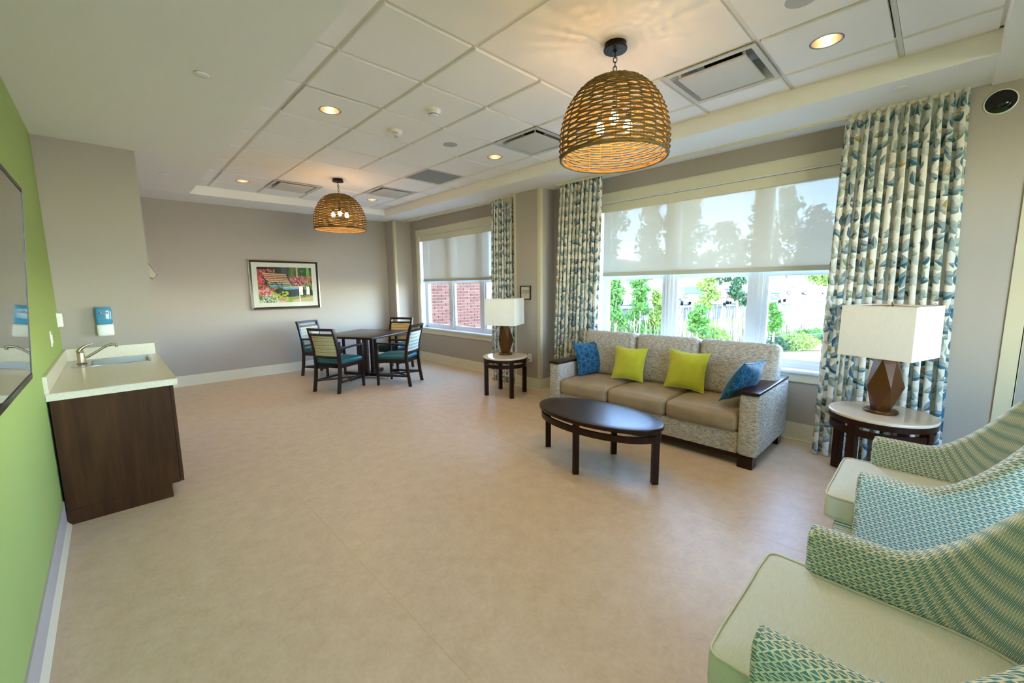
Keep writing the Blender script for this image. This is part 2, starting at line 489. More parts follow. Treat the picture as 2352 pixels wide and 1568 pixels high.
grassm = Mat('grass_ground', '566b2c', .95, spec=.05); grassm.vary(srgb('8a8550'), .35, detail=6)
gravelm = Mat('pale_ground', 'a59b88', .95, spec=.05); gravelm.vary(srgb('b5ac9b'), .6, detail=6)
asphaltm = Mat('asphalt', '5f5f61', .9); concm = Mat('retaining_concrete', '62625f', .9); concm.vary(srgb('7a7a76'), .8, detail=5)
barkm = Mat('bark', 'a99a86', .95, spec=.05); barkm.vary(srgb('6e6254'), 3, (4,4,1))
leaf1 = Mat('foliage_green', '486f27', .7); leaf2 = Mat('foliage_yellow_green', '6a7d30', .7); leaf3 = Mat('foliage_dark', '2c4a28', .7)
for _l in (leaf1, leaf2, leaf3):
    _t = _l.node('ShaderNodeBsdfTranslucent'); _t.inputs[0].default_value = (*_l.c, 1); _x = _l.node('ShaderNodeMixShader'); _x.inputs[0].default_value = .4
    _l.link(_l.b.outputs[0], _x.inputs[1]); _l.link(_t.outputs[0], _x.inputs[2]); _l.link(_x.outputs[0], _l.out.inputs[0])
drym = Mat('dry_stems', '9c8f76', .9, spec=.05)

# ================================================================== ROOM
XG, XW, XC, YR, YB, YF = -1.514, 3.557, 3.255, 3.396, 6.144, -4.9
ZS, ZT = 2.857, 3.0
TX0, TX1, TY0, TY1 = -.215, 2.744, -2.263, 5.33
XO = 3.80                                                             # outer face of the window wall
fl = struct('floor', MB().box(XG-.2, XO, YF-.2, YB+.2, -.3, 0), floorm)
for k, xs in enumerate((-.30, 1.53)):
    O('seam', MB().box(xs-.0022, xs+.0022, YF, YB, 0, .0006), seamm, fl)
O('seam', MB().box(XG, XC, 1.47, 1.474, 0, .0005), seamm, fl)
struct('wall_left', MB().box(XG-.2, XG, YF-.2, YR, 0, 3.3), greenm)
struct('wall_nook', MB().box(XG-.2, -.85, YR, YB, 0, 2.86), wallm)
struct('wall_back', MB().box(XG-.2, XO, YB, YB+.2, 0, 3.3), wallm)
FW0, FW1 = -1.0, 1.9                                                 # span of the added, unseen window behind the camera
struct('wall_front', MB().box(XG-.2, FW0, YF-.243, YF, 0, 3.3).box(FW1, XO, YF-.243, YF, 0, 3.3).box(FW0, FW1, YF-.243, YF, 0, .66).box(FW0, FW1, YF-.243, YF, 2.575, 3.3), wallm)
WIN = [(-1.76, 1.06), (2.64, 5.46)]
WZ0, WZ1 = .69, 2.575
def wall_right():
    mb = MB(); ys = [YF]+[y for w in sorted(WIN) for y in w]+[YB]
    for i in range(0, len(ys), 2): mb.box(XW, XO, ys[i], ys[i+1], 0, 3.3)
    for y0, y1 in WIN: mb.box(XW, XO, y0, y1, 0, WZ0-.03); mb.box(XW, XO, y0, y1, WZ1, 3.3)
    return struct('wall_right', mb, wallm)
wall_right()
struct('wall_column', MB().box(XC, XW, 1.834, 2.36, 0, 2.95), wallm)
struct('wall_pilaster', MB().box(3.165, XW, 5.79, YB, 0, 2.95), wallm)
struct('wall_pier', MB().box(3.32, XW, -2.56, -2.15, 0, 2.95), wallm)
# ceiling: soffit slabs round the tray, then tiles hung in a grid
ceil = struct('ceiling', MB().box(XG-.2, XO, YF-.2, YB+.2, 3.12, 3.3), ceilm)
def slab(q, z):                                                        # q: four (x, y, z)
    return MB().hexa(q, [(x, y, z) for x, y, _ in q])
O('soffit', MB().box(XG, TX0, TY0, TY1, ZS, 3.12), ceilm, ceil)
O('soffit', MB().box(XG, XW, YF, TY0, ZS, 3.12), ceilm, ceil)
O('soffit', slab([(TX1, TY0, ZS), (XW, TY0, 2.875), (XW, TY1, 2.90), (TX1, TY1, ZS)], 3.12), ceilm, ceil)
O('soffit', slab([(XG, TY1, ZS), (XW, TY1, ZS+.035), (XW, YB, 2.90), (XG, YB, 2.88)], 3.12), ceilm, ceil)
T = .6096; G = .0135
xs = [TX0, 0, T, 2*T, 3*T, 4*T, TX1]
ys = [TY0]+[r*T for r in range(-3, 9)]+[TY1]
DIFF = {(4, -2), (4, 1), (2, 7), (4, 6)}                              # cells with an air diffuser (col, row)
GRILLE = {(4, 4)}
PANEL = [(2, 4, -2, 0), (2, 4, 5, 7)]                                  # big gypsum panels round the pendants
gmb = MB()
for x in xs[1:-1]: gmb.box(x-.012, x+.012, TY0, TY1, 3.002, 3.03)
for y in ys[1:-1]: gmb.box(TX0, TX1, y-.012, y+.012, 3.0022, 3.029)
gmb.box(TX0, TX0+.02, TY0, TY1, 3.0, 3.03); gmb.box(TX1-.02, TX1, TY0, TY1, 3.0, 3.03)
gmb.box(TX0, TX1, TY0, TY0+.03, 3.0, 3.03); gmb.box(TX0, TX1, TY1-.02, TY1, 3.0, 3.03)
O('ceiling_grid', gmb, gridm, ceil)
DL = [(.305, 1.53), (.305, 4.625), (2.147, 1.53), (2.155, 4.615), (2.133, -1.52), (.305, -1.52)]
def tile_mesh(x0, x1, y0, y1, zb=2.989, hole=None):
    mb = MB(); a, b, c, d = x0+G, x1-G, y0+G, y1-G; e = .006
    if hole is None:
        mb.add([(a, c, 3.004), (b, c, 3.004), (b, d, 3.004), (a, d, 3.004), (a+e, c+e, zb), (b-e, c+e, zb), (b-e, d-e, zb), (a+e, d-e, zb),
                (a, c, 3.02), (b, c, 3.02), (b, d, 3.02), (a, d, 3.02)],
               [(7,6,5,4), (4,5,1,0), (5,6,2,1), (6,7,3,2), (7,4,0,3), (0,1,9,8), (1,2,10,9), (2,3,11,10), (3,0,8,11), (8,9,10,11)])
        return mb
    hx, hy, r = hole; n = 32; ring = [(hx+r*math.cos(2*PI*i/n+PI/4), hy+r*math.sin(2*PI*i/n+PI/4)) for i in range(n)]
    sq = []
    cs = [(b-e, d-e), (a+e, d-e), (a+e, c+e), (b-e, c+e)]
    for k in range(4):
        p, q = cs[k], cs[(k+1) % 4]
        for i in range(n//4): t = i/(n//4); sq.append((p[0]*(1-t)+q[0]*t, p[1]*(1-t)+q[1]*t))
    for z in (zb, 3.02):
        s0 = len(mb.v); mb.add([(x, y, z) for x, y in ring]+[(x, y, z) for x, y in sq],
            [((i+1) % n, i, n+i, n+(i+1) % n) if z == zb else (i, (i+1) % n, n+(i+1) % n, n+i) for i in range(n)])
    for i in range(n):
        j = (i+1) % n; mb.f.append((i, j, 2*n+j, 2*n+i)); mb.f.append((n+j, n+i, 3*n+i, 3*n+j))
    return mb
for ci in range(len(xs)-1):
    for ri in range(len(ys)-1):
        row = ri-4                                                      # row index of the cell's lower edge
        x0, x1, y0, y1 = xs[ci], xs[ci+1], ys[ri], ys[ri+1]
        if (ci, row) in DIFF or (ci, row) in GRILLE: continue
        if any(c0 <= ci < c1 and r0 <= row < r1 for c0, c1, r0, r1 in PANEL): continue
        hole = [(x, y, .074) for x, y in DL if x0 < x < x1 and y0 < y < y1]
        O('ceiling_tile', tile_mesh(x0, x1, y0, y1, hole=hole[0] if hole else None), tilem, ceil)
for c0, c1, r0, r1 in PANEL:
    O('ceiling_panel', tile_mesh(xs[c0], xs[c1], r0*T, r1*T, 2.996), tilem, ceil)

# baseboards, corner guards
def base(name, x0, x1, y0, y1, parent=None):
    mb = MB().box(x0, x1, y0, y1, 0, .168); return struct(name, mb, trimm)
bl = struct('baseboard_left', MB().box(XG, XG+.008, YF, 1.72, 0, .168), Mat('grey_base', 'b7b0ac', .5))
O('cove', MB().prism([(XG+.008, 0), (XG+.028, 0), (XG+.02, .012), (XG+.008, .03)], YF, 1.72, 'y'), trimm, bl)
def bb(name, segs, t=.008):
    mb = MB(); cv = MB()
    for (x0, y0, x1, y1, nx, ny) in segs:
        a, b = sorted((x0, x0+nx*t)) if nx else sorted((x0, x1)); c, d = sorted((y0, y0+ny*t)) if ny else sorted((y0, y1))
        mb.box(a, b, c, d, 0, .168)
        a, b = sorted((x0, x0+nx*(t+.012))) if nx else (a, b); c, d = sorted((y0, y0+ny*(t+.012))) if ny else (c, d)
        cv.box(a, b, c, d, 0, .008)
    o = struct(name, mb, trimm); O('cove', cv, Mat('cove_edge', 'e6dcc0', .5), o); return o
bb('baseboard_back', [(-.85, YB, 3.165, YB, 0, -1)])
bb('baseboard_nook', [(-.85, YR, -.85, YB, 1, 0)])
bb('baseboard_right', [(XW, -2.15, XW, 1.834, -1, 0), (XW, 2.36, XW, 5.79, -1, 0)])
bb('baseboard_column', [(XC, 1.826, XC, 2.36, -1, 0), (XC, 1.834, XW, 1.834, 0, -1)])
bb('baseboard_pilaster', [(3.165, 5.79, 3.165, YB, -1, 0), (3.165, 5.79, XW, 5.79, 0, -1)])
bb('baseboard_pier', [(3.32, -2.56, 3.32, -2.15, -1, 0), (3.32, -2.15, XW, -2.15, 0, 1)])
def guard(name, x, y, sx, sy, z0=.172, z1=2.885, w=.05):
    mb = MB().box(min(x, x+sx*w)-.001, max(x, x+sx*w)+.001, y-.003 if sy > 0 else y, y if sy > 0 else y+.003, z0, z1)
    mb.box(x-.003, x, min(y, y+sy*w), max(y, y+sy*w), z0, z1); return struct(name, mb, guardm)
guard('trim_1', XC, 1.834, 1, 1); 
struct('trim_2', MB().box(XC-.003, XC, 2.31, 2.362, .172, 2.885).box(XC-.003, XC+.05, 2.36, 2.363, .172, 2.885), guardm)
guard('trim_3', 3.165, 5.79, 1, 1)
struct('trim_4', MB().box(3.311, 3.32, -2.565, -2.475, .172, 2.87).box(3.311, 3.37, -2.568, -2.56, .172, 2.87), guardm)

# windows: casing, jamb, sill, apron, three double-hung sashes, panes
def window(n, y0, y1):
    fx0, fx1 = 3.66, 3.73                                               # sash frame depth
    cas = MB(); w = .105
    cas.box(XW-.018, XW, y0-w, y0, WZ0, WZ1+.11); cas.box(XW-.018, XW, y1, y1+w, WZ0, WZ1+.11); cas.box(XW-.02, XW, y0-w, y1+w, WZ1, WZ1+.115)
    cas.box(XW-.026, XW, y0-w-.004, y1+w+.004, WZ1+.1, WZ1+.118)
    root = struct('window_%d' % n, cas, trimm, bevel=.004)
    jm = MB().box(XW-.005, fx1, y0-.001, y0+.012, WZ0, WZ1).box(XW-.005, fx1, y1-.012, y1+.001, WZ0, WZ1).box(XW-.005, fx1, y0, y1, WZ1-.012, WZ1)
    O('jamb', jm, vinylw, root)
    O('sill', MB().box(XW-.045, fx1, y0-w-.02, y1+w+.02, WZ0-.03, WZ0), vinylw, root, bevel=.006)
    O('apron', MB().box(XW-.018, XW, y0-w, y1+w, WZ0-.115, WZ0-.03), trimm, root, bevel=.004)
    W = y1-y0; gl = W*.272; mull = W*.062; edge = (W-3*gl-2*mull)/2
    gy = [(y0+edge+i*(gl+mull), y0+edge+i*(gl+mull)+gl) for i in range(3)]
    zb, zr0, zr1, zt = .775, 1.60, 1.70, 2.50
    fr = MB()
    fr.box(fx0, fx1, y0, y1, WZ0, WZ0+.03); fr.box(fx0, fx1, y0, y1, zt+.03, WZ1)
    for a, b in ((y0, gy[0][0]-.03), (gy[2][1]+.03, y1)): fr.box(fx0, fx1, a, b, WZ0, WZ1)
    O('window_frame', fr, vinylw, root)
    for i in (0, 1):
        a, b = gy[i][1], gy[i+1][0]; m = MB().box(fx0-.012, fx1, a+.04, b-.04, WZ0, WZ1)
        m.box(fx0, fx1, a+.028, b-.028, WZ0, WZ1); m.box(fx0-.018, fx0, (a+b)/2-.012, (a+b)/2+.012, WZ0, WZ1); O('mullion', m, vinylw, root)
    for a, b in gy:
        m = MB().frame(a-.03, b+.03, zb-.055, zr1-.03, .03, fx0+.006, fx0+.05); m.box(fx0+.006, fx0+.05, a, b, zb-.025, zb); m.box(fx0+.006, fx0+.05, a, b, zr0, zr1-.06)
        m.box(fx0+.012, fx0+.045, a, a+.010, zb, zr0); m.box(fx0+.012, fx0+.045, b-.010, b, zb, zr0)
        lo = O('sash', m, vinylw, root); O('pane', MB().box(fx0+.026, fx0+.030, a, b, zb, zr0), glassm, lo)
        m = MB().frame(a-.03, b+.03, zr0+.02, zt+.03, .03, fx0+.036, fx1+.012); m.box(fx0+.036, fx1+.012, a, b, zr0+.05, zr1+.02)
        up = O('sash', m, vinylw, root); O('pane', MB().box(fx0+.060, fx0+.064, a, b, zr1+.02, zt), glassm, up)
    return root
for i, (a, b) in enumerate(WIN): window(i+1, a, b)
added_window = window(3, FW0, FW1); added_window.rotation_euler = (0, 0, -PI/2); added_window.location = (0, YF+XW, 0)  # unseen window added in the end wall to daylight the near end

# ================================================================== EXTERIOR
struct('roof', MB().box(-3, 3.95, -9, 9, 3.3, 3.45), ceilm)
struct('ground', MB().box(3.8, 160, -60, 90, -3.9, -3.6), gravelm)
def lot():
    pts = [(24, 20), (32.9, 13.1), (42.5, 8.75), (55, 6.2), (75, 3.), (140, -6)]
    far = [(140, 90), (24, 90)]
    o = struct('parking_lot', MB().prism(pts+far, -3.6, -.3), asphaltm)
    mb = MB()
    for (a, b) in zip(pts[:-1], pts[1:]): mb.bar((a[0]-.15, a[1]-.2, -.28), (b[0]-.15, b[1]-.2, -.28), .3, .16)
    O('kerb', mb, concm, o)
    mb = MB()                                                            # bank of weeds in front of the wall
    bk = [(20, 17.5), (30.2, 11.6), (40.2, 7.6), (53, 5.2), (74, 2.2)]
    for (a, b) , (c, d) in zip(zip(pts[:5], bk), zip(pts[1:5], bk[1:])):
        mb.add([(a[0], a[1], -1.5), (c[0], c[1], -1.5), (d[0], d[1], -3.6), (b[0], b[1], -3.6), (a[0], a[1], -3.6), (c[0], c[1], -3.6)],
               [(0, 1, 2, 3), (0, 3, 4), (1, 5, 2)])
    O('bank', mb, grassm, o)
    return o
lot()
gp = struct('meadow', MB().prism([(20, 17.4), (30, 11.5), (40, 7.5), (53, 5.1), (74, 2.1), (140, -8), (140, -12), (60, -1), (41, 3.2), (37.2, 4.9), (34.2, 6.5), (24, 9)], -3.6, -3.55), grassm)

# brick wing beside the far window
wing = struct('wall_wing', MB().box(3.82, 5.62, 5.84, 6.3, -3.6, 3.3), mortarm)
bw, bh, bd, jt = .2, .0585, .05, .011
bme = None; nb = 0
for r in range(33):
    z = .40+r*(bh+jt)
    for k in range(-1, 9):
        x = 3.80+(k+(.5 if r % 2 else 0))*(bw+jt); a, b = max(x, 3.81), min(x+bw, 5.63)
        if b-a < .06: continue
        full = abs(b-a-bw) < 1e-6; nb += 1
        dz = random.uniform(-.002, .002)
        if full:
            if bme is None:
                bo = O('brick', MB().box(0, bw, -.012, bd, 0, bh), brickm, wing); bme = bo; bo.location = (a, 5.835+dz, z)
            else: same(bme, wing, (a, 5.835+dz, z))
        else: O('brick', MB().box(0, b-a, -.012, bd, 0, bh), brickm, wing, loc=(a, 5.835+dz, z))

def foliage(mb, c, rad, n, sz, rng):
    for _ in range(n):
        d = Vector((rng.gauss(0, 1), rng.gauss(0, 1), rng.gauss(0, 1))).normalized()*(rng.random()**.45)
        p = Vector((c[0]+d[0]*rad[0], c[1]+d[1]*rad[1], c[2]+d[2]*rad[2]))
        a = Vector((rng.gauss(0, 1), rng.gauss(0, 1), rng.gauss(0, 1))).normalized(); b = a.cross(Vector((rng.gauss(0, 1), rng.gauss(0, 1), rng.gauss(0, 1)))).normalized()
        s = sz*rng.uniform(.6, 1.4)
        mb.add([p-a*s, p+b*s*.5, p+a*s, p-b*s*.5], [(0, 1, 2, 3)])
def tree(x, y, zb, h, crown_r, trunk_r, mat, label, seed, group=None, crown0=.35, n=900, leaf=.22, blobs=7):
    rng = random.Random(seed)
    t = thing('tree', label, 'tree', (x, y, zb), rng.uniform(0, 6), group)
    lean = (rng.uniform(-.03, .03)*h, rng.uniform(-.03, .03)*h)
    pts = [(lean[0]*k*k, lean[1]*k*k, h*k) for k in (0, .25, .5, .75, .96)]
    tr = MB().tube(pts, [trunk_r*(1-.8*k) for k in (0, .25, .5, .75, 1)], 7)
    fo = MB()
    for b in range(blobs):
        k = crown0+(1-crown0)*(b+.5)/blobs; sp = crown_r*(1.15-abs(k-.55)*1.1)
        a = rng.uniform(0, 6.28); rr = rng.uniform(.1, .55)*sp
        c = (lean[0]*k*k+rr*math.cos(a), lean[1]*k*k+rr*math.sin(a), h*k)
        tr.tube([(lean[0]*k*k, lean[1]*k*k, h*max(.1, k-.12)), c], [trunk_r*.3, trunk_r*.1], 5)
        foliage(fo, c, (sp*.6, sp*.6, h*(1-crown0)/blobs*1.1), n//blobs, leaf, rng)
    O('trunk', tr, barkm, t, smooth=60); O('foliage', fo, mat, t); return t

# tall trees beyond the lot (seen through the shades)
tall = [(41.5, 24.3, 12.5, 2.3, leaf2), (43.0, 20.6, 11.0, 2.2, leaf1), (44.2, 17.8, 14.0, 2.4, leaf2), (55, 21.5, 15.5, 2.8, leaf2), (56, 17.4, 9.5, 3.2, leaf3),
        (58, 13.6, 11.5, 2.8, leaf3), (63, 12.0, 13.5, 2.6, leaf3), (66, 10.0, 11.5, 3.4, leaf3), (70, 8.8, 9.5, 3.6, leaf1), (62, 6.8, 7.5, 3.2, leaf2)]
tl = ['tall thin yellow-green tree behind the left end of the large window shade', 'bushy green tree beside the pale building, left pane of the large window',
      'slim yellow-green tree at the right edge of the left window pane', 'very tall airy tree behind the left of the middle shade pane', 'broad dark low tree at the bottom of the middle shade pane',
      'dark conical tree near the right side of the middle shade pane', 'tall dark tree with a spire top behind the right mullion', 'wide dark crown at the left of the right shade pane',
      'rounded green crown in the middle of the right shade pane', 'low yellow-green crown nearest the right curtain, beyond the white cars']
for i, (x, y, h, r, m) in enumerate(tall):
    tree(x, y, -.3, h, r, .18, m, tl[i], 100+i, 'trees beyond the parking lot', crown0=.25, n=1500, leaf=.30, blobs=9)
# young trees and saplings in the meadow this side of the lot
sap = [(23.2, 14.6, 5.2, .9, leaf1, 'young green tree closest to the left jamb of the large window'), (27.6, 12.2, 4.6, .8, leaf2, 'light green sapling at the right side of the left pane'), (24.5, 13.7, 5.6, .9, leaf1, 'young green tree in the left pane, in front of the dark pickup'), (26.5, 12.9, 6.2, 1.0, leaf1, 'taller bright green tree right of the dark pickup, left pane'),
       (31.5, 10.3, 7.5, 1.1, leaf2, 'wispy yellow-green pine in the middle pane before the white pickup'), (28.5, 9.55, 3.6, 1.0, leaf1, 'low bushy green tree at the foot of the wall, middle pane'),
       (33.5, 8.55, 8.2, .8, leaf3, 'dark-needled tree at the right edge of the middle pane'), (35.0, 6.9, 9.0, .7, leaf3, 'tall pale-trunked tree crossing the right pane from top to bottom'),
       (34.5, 6.25, 3.6, .6, leaf1, 'slim leafy sapling right of the tall pale trunk'), (39, 6.0, 8.5, .5, leaf2, 'thin bare-stemmed tree near the white cars, right pane'),
       (41, 5.1, 7.5, .5, leaf2, 'thin dark-stemmed tree before the white hatchback, right pane')]
for i, (x, y, h, r, m, lab) in enumerate(sap):
    tree(x, y, -3.6, h, r, .10 if i != 7 else .17, m, lab, 200+i, 'young trees in front of the parking lot', crown0=.45 if i not in (7, 9, 10) else .72, n=1500, leaf=.15, blobs=9)
# shrubs
for i, (x, y, r, h, m, lab) in enumerate([(25.5, 14.8, 1.5, 2.6, leaf1, 'dense green shrub lowest in the left pane, left side'), (27.5, 13.0, 1.5, 2.4, leaf1, 'green shrub by the sofa top, right of the left pane'),
        (30.5, 9.3, 1.2, 1.9, leaf2, 'yellowish shrub low in the middle pane'), (36.5, 5.5, 1.6, 1.3, leaf2, 'low yellow-green shrub behind the wire fence, right pane'), (35.2, 6.3, .9, 1.0, leaf3, 'small dark shrub behind the left end of the wire fence'),
        (40.5, 4.4, 1.8, 1.3, leaf1, 'bright green bush behind the right end of the wire fence')]):
    rng = random.Random(300+i); t = thing('shrub', lab, 'shrub', (x, y, -3.6), 0, 'shrubs in the meadow'); fo = MB(); foliage(fo, (0, 0, h*.55), (r*1.15, r*1.15, h*.55), 1500, .14, rng)
    st = MB()
    for k in range(8): a = rng.uniform(0, 6.28); st.tube([(0, 0, 0), (.4*r*math.cos(a), .4*r*math.sin(a), h*.7)], [.03, .01], 4)
    O('stem', st, drym, t); O('foliage', fo, m, t)
def brush():
    rng = random.Random(5); mb = MB()
    for _ in range(1100):
        k = rng.random(); x = 22+24*k+rng.uniform(-2, 2); y = 15.9-11.4*k+rng.uniform(-1.1, 1.1)+((k-.5)**2)*4
        h = rng.uniform(1.2, 3.6); mb.tube([(x, y, -3.6), (x+rng.uniform(-.15, .15), y+rng.uniform(-.15, .15), -3.6+h*.5), (x+rng.uniform(-.3, .3), y+rng.uniform(-.3, .3), -3.6+h)], [.04, .03, .01], 4, cap=False)
    o = O('dry_brush', mb, drym, kind='stuff'); tag(o, 'thicket of dry pale stems below the parking lot', 'brush')
brush()
# wire fence and lumber pile
fpts = [(33.6, 7.0), (34.4, 6.49), (35.7, 5.67), (37.4, 4.77), (39.8, 3.84), (42.4, 2.9)]
fe = thing('wire_fence', 'low chain link fence along the meadow edge, right pane', 'fence', (0, 0, 0))
wire = Mat('fence_wire', '7c8478', .5, metal=.5)
for p in fpts: O('post', MB().tube([(0, 0, -3.6), (0, 0, -2.38)], .035, 8), wire, fe, loc=(p[0], p[1], 0))
for a, b in zip(fpts[:-1], fpts[1:]): O('rail', MB().tube([(*a, -2.42), (*b, -2.42)], .025, 6), wire, fe)
mm = MB()
for a, b in zip(fpts[:-1], fpts[1:]):
    A, B = Vector((*a, 0)), Vector((*b, 0)); L = (B-A).length; n = int(L/.16)
    for i in range(n):
        for sg in (0, 1):
            p = A.lerp(B, i/n); q = A.lerp(B, min(1, (i+6)/n)) if not sg else A.lerp(B, max(0, (i-6)/n))
            mm.bar((p.x, p.y, -3.58), (q.x, q.y, -2.44), .006)
O('mesh', mm, wire, fe, kind='stuff')
plankm = Mat('raw_lumber', 'b98a58', .8)
rng = random.Random(3)
pdir = Vector((.56, -.83, 0)).normalized()
PLK = ['lowest in the lumber heap', 'second from the bottom of the heap', 'third from the bottom of the heap', 'in the middle of the heap', 'third from the top of the heap', 'just under the topmost of the heap', 'topmost of the heap']
for i in range(7):
    a = rng.uniform(-.35, .35); d = Vector((pdir.x*math.cos(a)-pdir.y*math.sin(a), pdir.x*math.sin(a)+pdir.y*math.cos(a), 0)); L = rng.uniform(.8, 1.3)
    c = Vector((37.2+rng.uniform(-.3, .9), 4.2+rng.uniform(-.75, .25), -3.54+.07*i)); p, q = c-d*L, c+d*L
    o = O('plank', MB().bar((p.x, p.y, p.z), (q.x, q.y, q.z), .2, .06), plankm)
    tag(o, 'rough plank on the pale ground beyond the fence, '+PLK[i], 'plank', 'planks in the lumber heap')

# pale building left and site trailers
wbm = Mat('white_siding', 'dcdad4', .8); darkw = Mat('dark_window', '3a3f42', .2); bluep = Mat('blue_panel', '4d7fae', .5)
def building(loc, rz, w, d, h, label, wins, extra=None):
    t = thing('building', label, 'building', loc, rz)
    O('wall', MB().box(-w/2, w/2, 0, d, 0, h), wbm, t); O('roof', MB().prism([(-w/2-.4, h), (w/2+.4, h), (0, h+w*.06)], -.4, d+.4, 'y'), wbm, t)
    for (a, b, c, e) in wins:
        f = O('window', MB().frame(a, b, c, e, .08, -.06, .02, 'y'), wbm, t); O('pane', MB().box(a+.08, b-.08, -.03, .0, c+.08, e-.08), darkw, f)
    if extra: O('panel', MB().box(*extra), bluep, t)
    return t
building((47.5, 31.5, -.3), math.radians(-55), 20, 10, 4.6, 'long pale building with dark windows at the far left of the large window', [(-7.4, -6.2, 2.2, 3.6), (-5.6, -4.3, 2.2, 3.6), (4, 5.2, 2.2, 3.6)], (-4.6, -.4, -.12, .0, .9, 2.3))
building((92, 27, -.3), math.radians(-68), 11, 5, 3.4, 'pale site trailer behind the white van, seen between pine trunks', [(-3.5, -2.5, 1.6, 2.6), (1, 2, 1.6, 2.6)])

def car(label, loc, rz, paint, kind='sedan', L=4.6):
    t = thing('car' if kind not in ('pickup', 'van') else kind, label, {'pickup': 'pickup truck', 'van': 'van'}.get(kind, 'car'), loc, rz, 'vehicles in the parking lot')
    pm = Mat('paint_'+label.split()[0], paint, .25); pm.b.inputs['Coat Weight'].default_value = .6
    h = L/2; W = .88
    prof = {'sedan': [(-h, .35), (h, .35), (h, .62), (h-.25, .78), (.95, .92), (-1.35, .95), (-h, .9)], 'suv': [(-h, .4), (h, .4), (h, .8), (h-.3, .98), (1.0, 1.05), (-h, 1.05)],
            'pickup': [(-h, .5), (h, .5), (h, .95), (h-.2, 1.08), (1.1, 1.12), (-h, 1.12)], 'van': [(-h, .4), (h, .4), (h, .95), (h-.5, 1.1), (-h, 1.1)]}[kind]
    cab = {'sedan': [(.95, .92), (.3, 1.42), (-.9, 1.44), (-1.7, .95)], 'suv': [(1.0, 1.05), (.4, 1.66), (-1.9, 1.68), (-2.2, 1.05)],
           'pickup': [(1.1, 1.12), (.55, 1.78), (-.75, 1.8), (-.95, 1.12)], 'van': [(h-.5, 1.1), (h-1.15, 2.1), (-h, 2.15), (-h, 1.1)]}[kind]
    O('body', MB().prism([(a, b) for a, b in prof], -W, W, 'y'), pm, t, bevel=.06)
    O('cabin', MB().prism(cab, -W*.88, W*.88, 'y'), pm, t, bevel=.05)
    cx = sum(a for a, _ in cab)/4; cz = sum(b for _, b in cab)/4
    gl = [(cx+(a-cx)*.86, cz+(b-cz)*.74+.02) for a, b in cab]; O('side_window', MB().prism(gl, -W*.885, W*.885, 'y'), darkw, t)
    for sx in (-1, 1):
        for sy in (-1, 1):
            w = O('wheel', MB().lathe([(.2, -.1), (.33, -.11), (.34, 0), (.33, .11), (.2, .1)], 18), blackm, t, loc=(sx*L*.31, sy*(W-.08), .34), rot=(PI/2, 0, 0))
            O('hub_cap', MB().lathe([(.17, -.115), (.17, .115)], 14), chromem, w)
        lm = Mat('tail_lamp', 'c03024' if sx < 0 else 'e6e6e0', .3)
        for a, b in ((-W+.06, -W+.4), (W-.4, W-.06)): O('tail_lamp' if sx < 0 else 'headlamp', MB().box(sx*h-.05, sx*h+.03, a, b, .68, .82), lm, t)
    return t
def D(a): return math.radians(a)
car('dark grey pickup parked behind the green trees, left pane', (32.6, 16.2, -.3), D(82), '2c3440', 'pickup', 5.4)
car('white pickup in the second row, middle pane', (62.5, 24.5, -.3), D(-30), 'e8e8e6', 'pickup', 5.6)
car('blue hatchback in the front row, left of the white sedan', (36.0, 13.7, -.3), D(42), '3f74ad', 'suv', 4.2)
car('white sedan in the front row, middle pane', (37.2, 11.6, -.3), D(18), 'e9e9e8', 'sedan', 4.6)
car('navy car in the second row beside the red one', (78, 24.2, -.3), D(30), '24346e', 'sedan', 4.5)
car('red car at the right edge of the middle pane', (76, 20.9, -.3), D(20), 'b3231f', 'sedan', 4.5)
car('dark grey sedan in the front row, right end of the middle pane', (39.8, 10.4, -.3), D(14), '4b4f55', 'sedan', 4.6)
car('blue sedan in the front row, right pane', (45.0, 9.0, -.3), D(5), '3d6ea3', 'sedan', 4.7)
car('tall white van in the second row, right pane', (80, 17.2, -.3), D(-50), 'e4e6e6', 'van', 5.6)
car('white hatchback closest to the right curtain', (82, 12.0, -.3), D(-70), 'e6e8ea', 'suv', 4.5)
car('silver sedan left of the white hatchback, far row', (90, 16.2, -.3), D(-65), 'c9ced2', 'sedan', 4.6)
#PART2
# ================================================================== CEILING FITTINGS
def downlight():
    t = thing('downlight', '', 'downlight')
    O('trim_ring', MB().lathe([(.074, .012), (.072, -.002), (.086, -.004), (.090, .0), (.086, .006)], 36, cap=False), darkbronze if False else Mat('trim_ring', '6d6255', .4, metal=.5), t, smooth=40)
    O('reflector', MB().lathe([(.072, .0), (.070, .05), (.055, .10), (.030, .125), (.0, .128)], 36, cap=False), reflm, t, smooth=40)
    O('lamp', MB().lathe([(.0, .062), (.018, .064), (.024, .08), (.020, .11), (.012, .126)], 16, cap=False), lampm, t, smooth=60)
    return t
DLL = ['downlight in the second tile column, nearest the tray left edge in mid room', 'farthest left downlight, by the diffuser left of the far pendant', 'downlight between the square diffuser and the tray window side, mid room',
       'farthest right downlight, right of the far pendant', 'large downlight nearest the camera, right of the near pendant', 'downlight above the camera, out of the picture']
d0 = None
for i, (x, y) in enumerate(DL):
    if d0 is None: d0 = downlight(); d0.location = (x, y, 2.992); d0['label'] = DLL[0]; d0['group'] = 'recessed downlights'
    else: dup(d0, (x, y, 2.992), i, DLL[i], 'recessed downlights')
    l = bpy.data.lights.new('downlight_lamp', 'SPOT'); l.energy = DOWN_POWER*4; l.color = (1, .78, .57); l.spot_size = math.radians(140); l.spot_blend = 1.0; l.shadow_soft_size = .05
    o = bpy.data.objects.new('downlight_light', l); COL.objects.link(o); o.location = (x, y, 3.0)

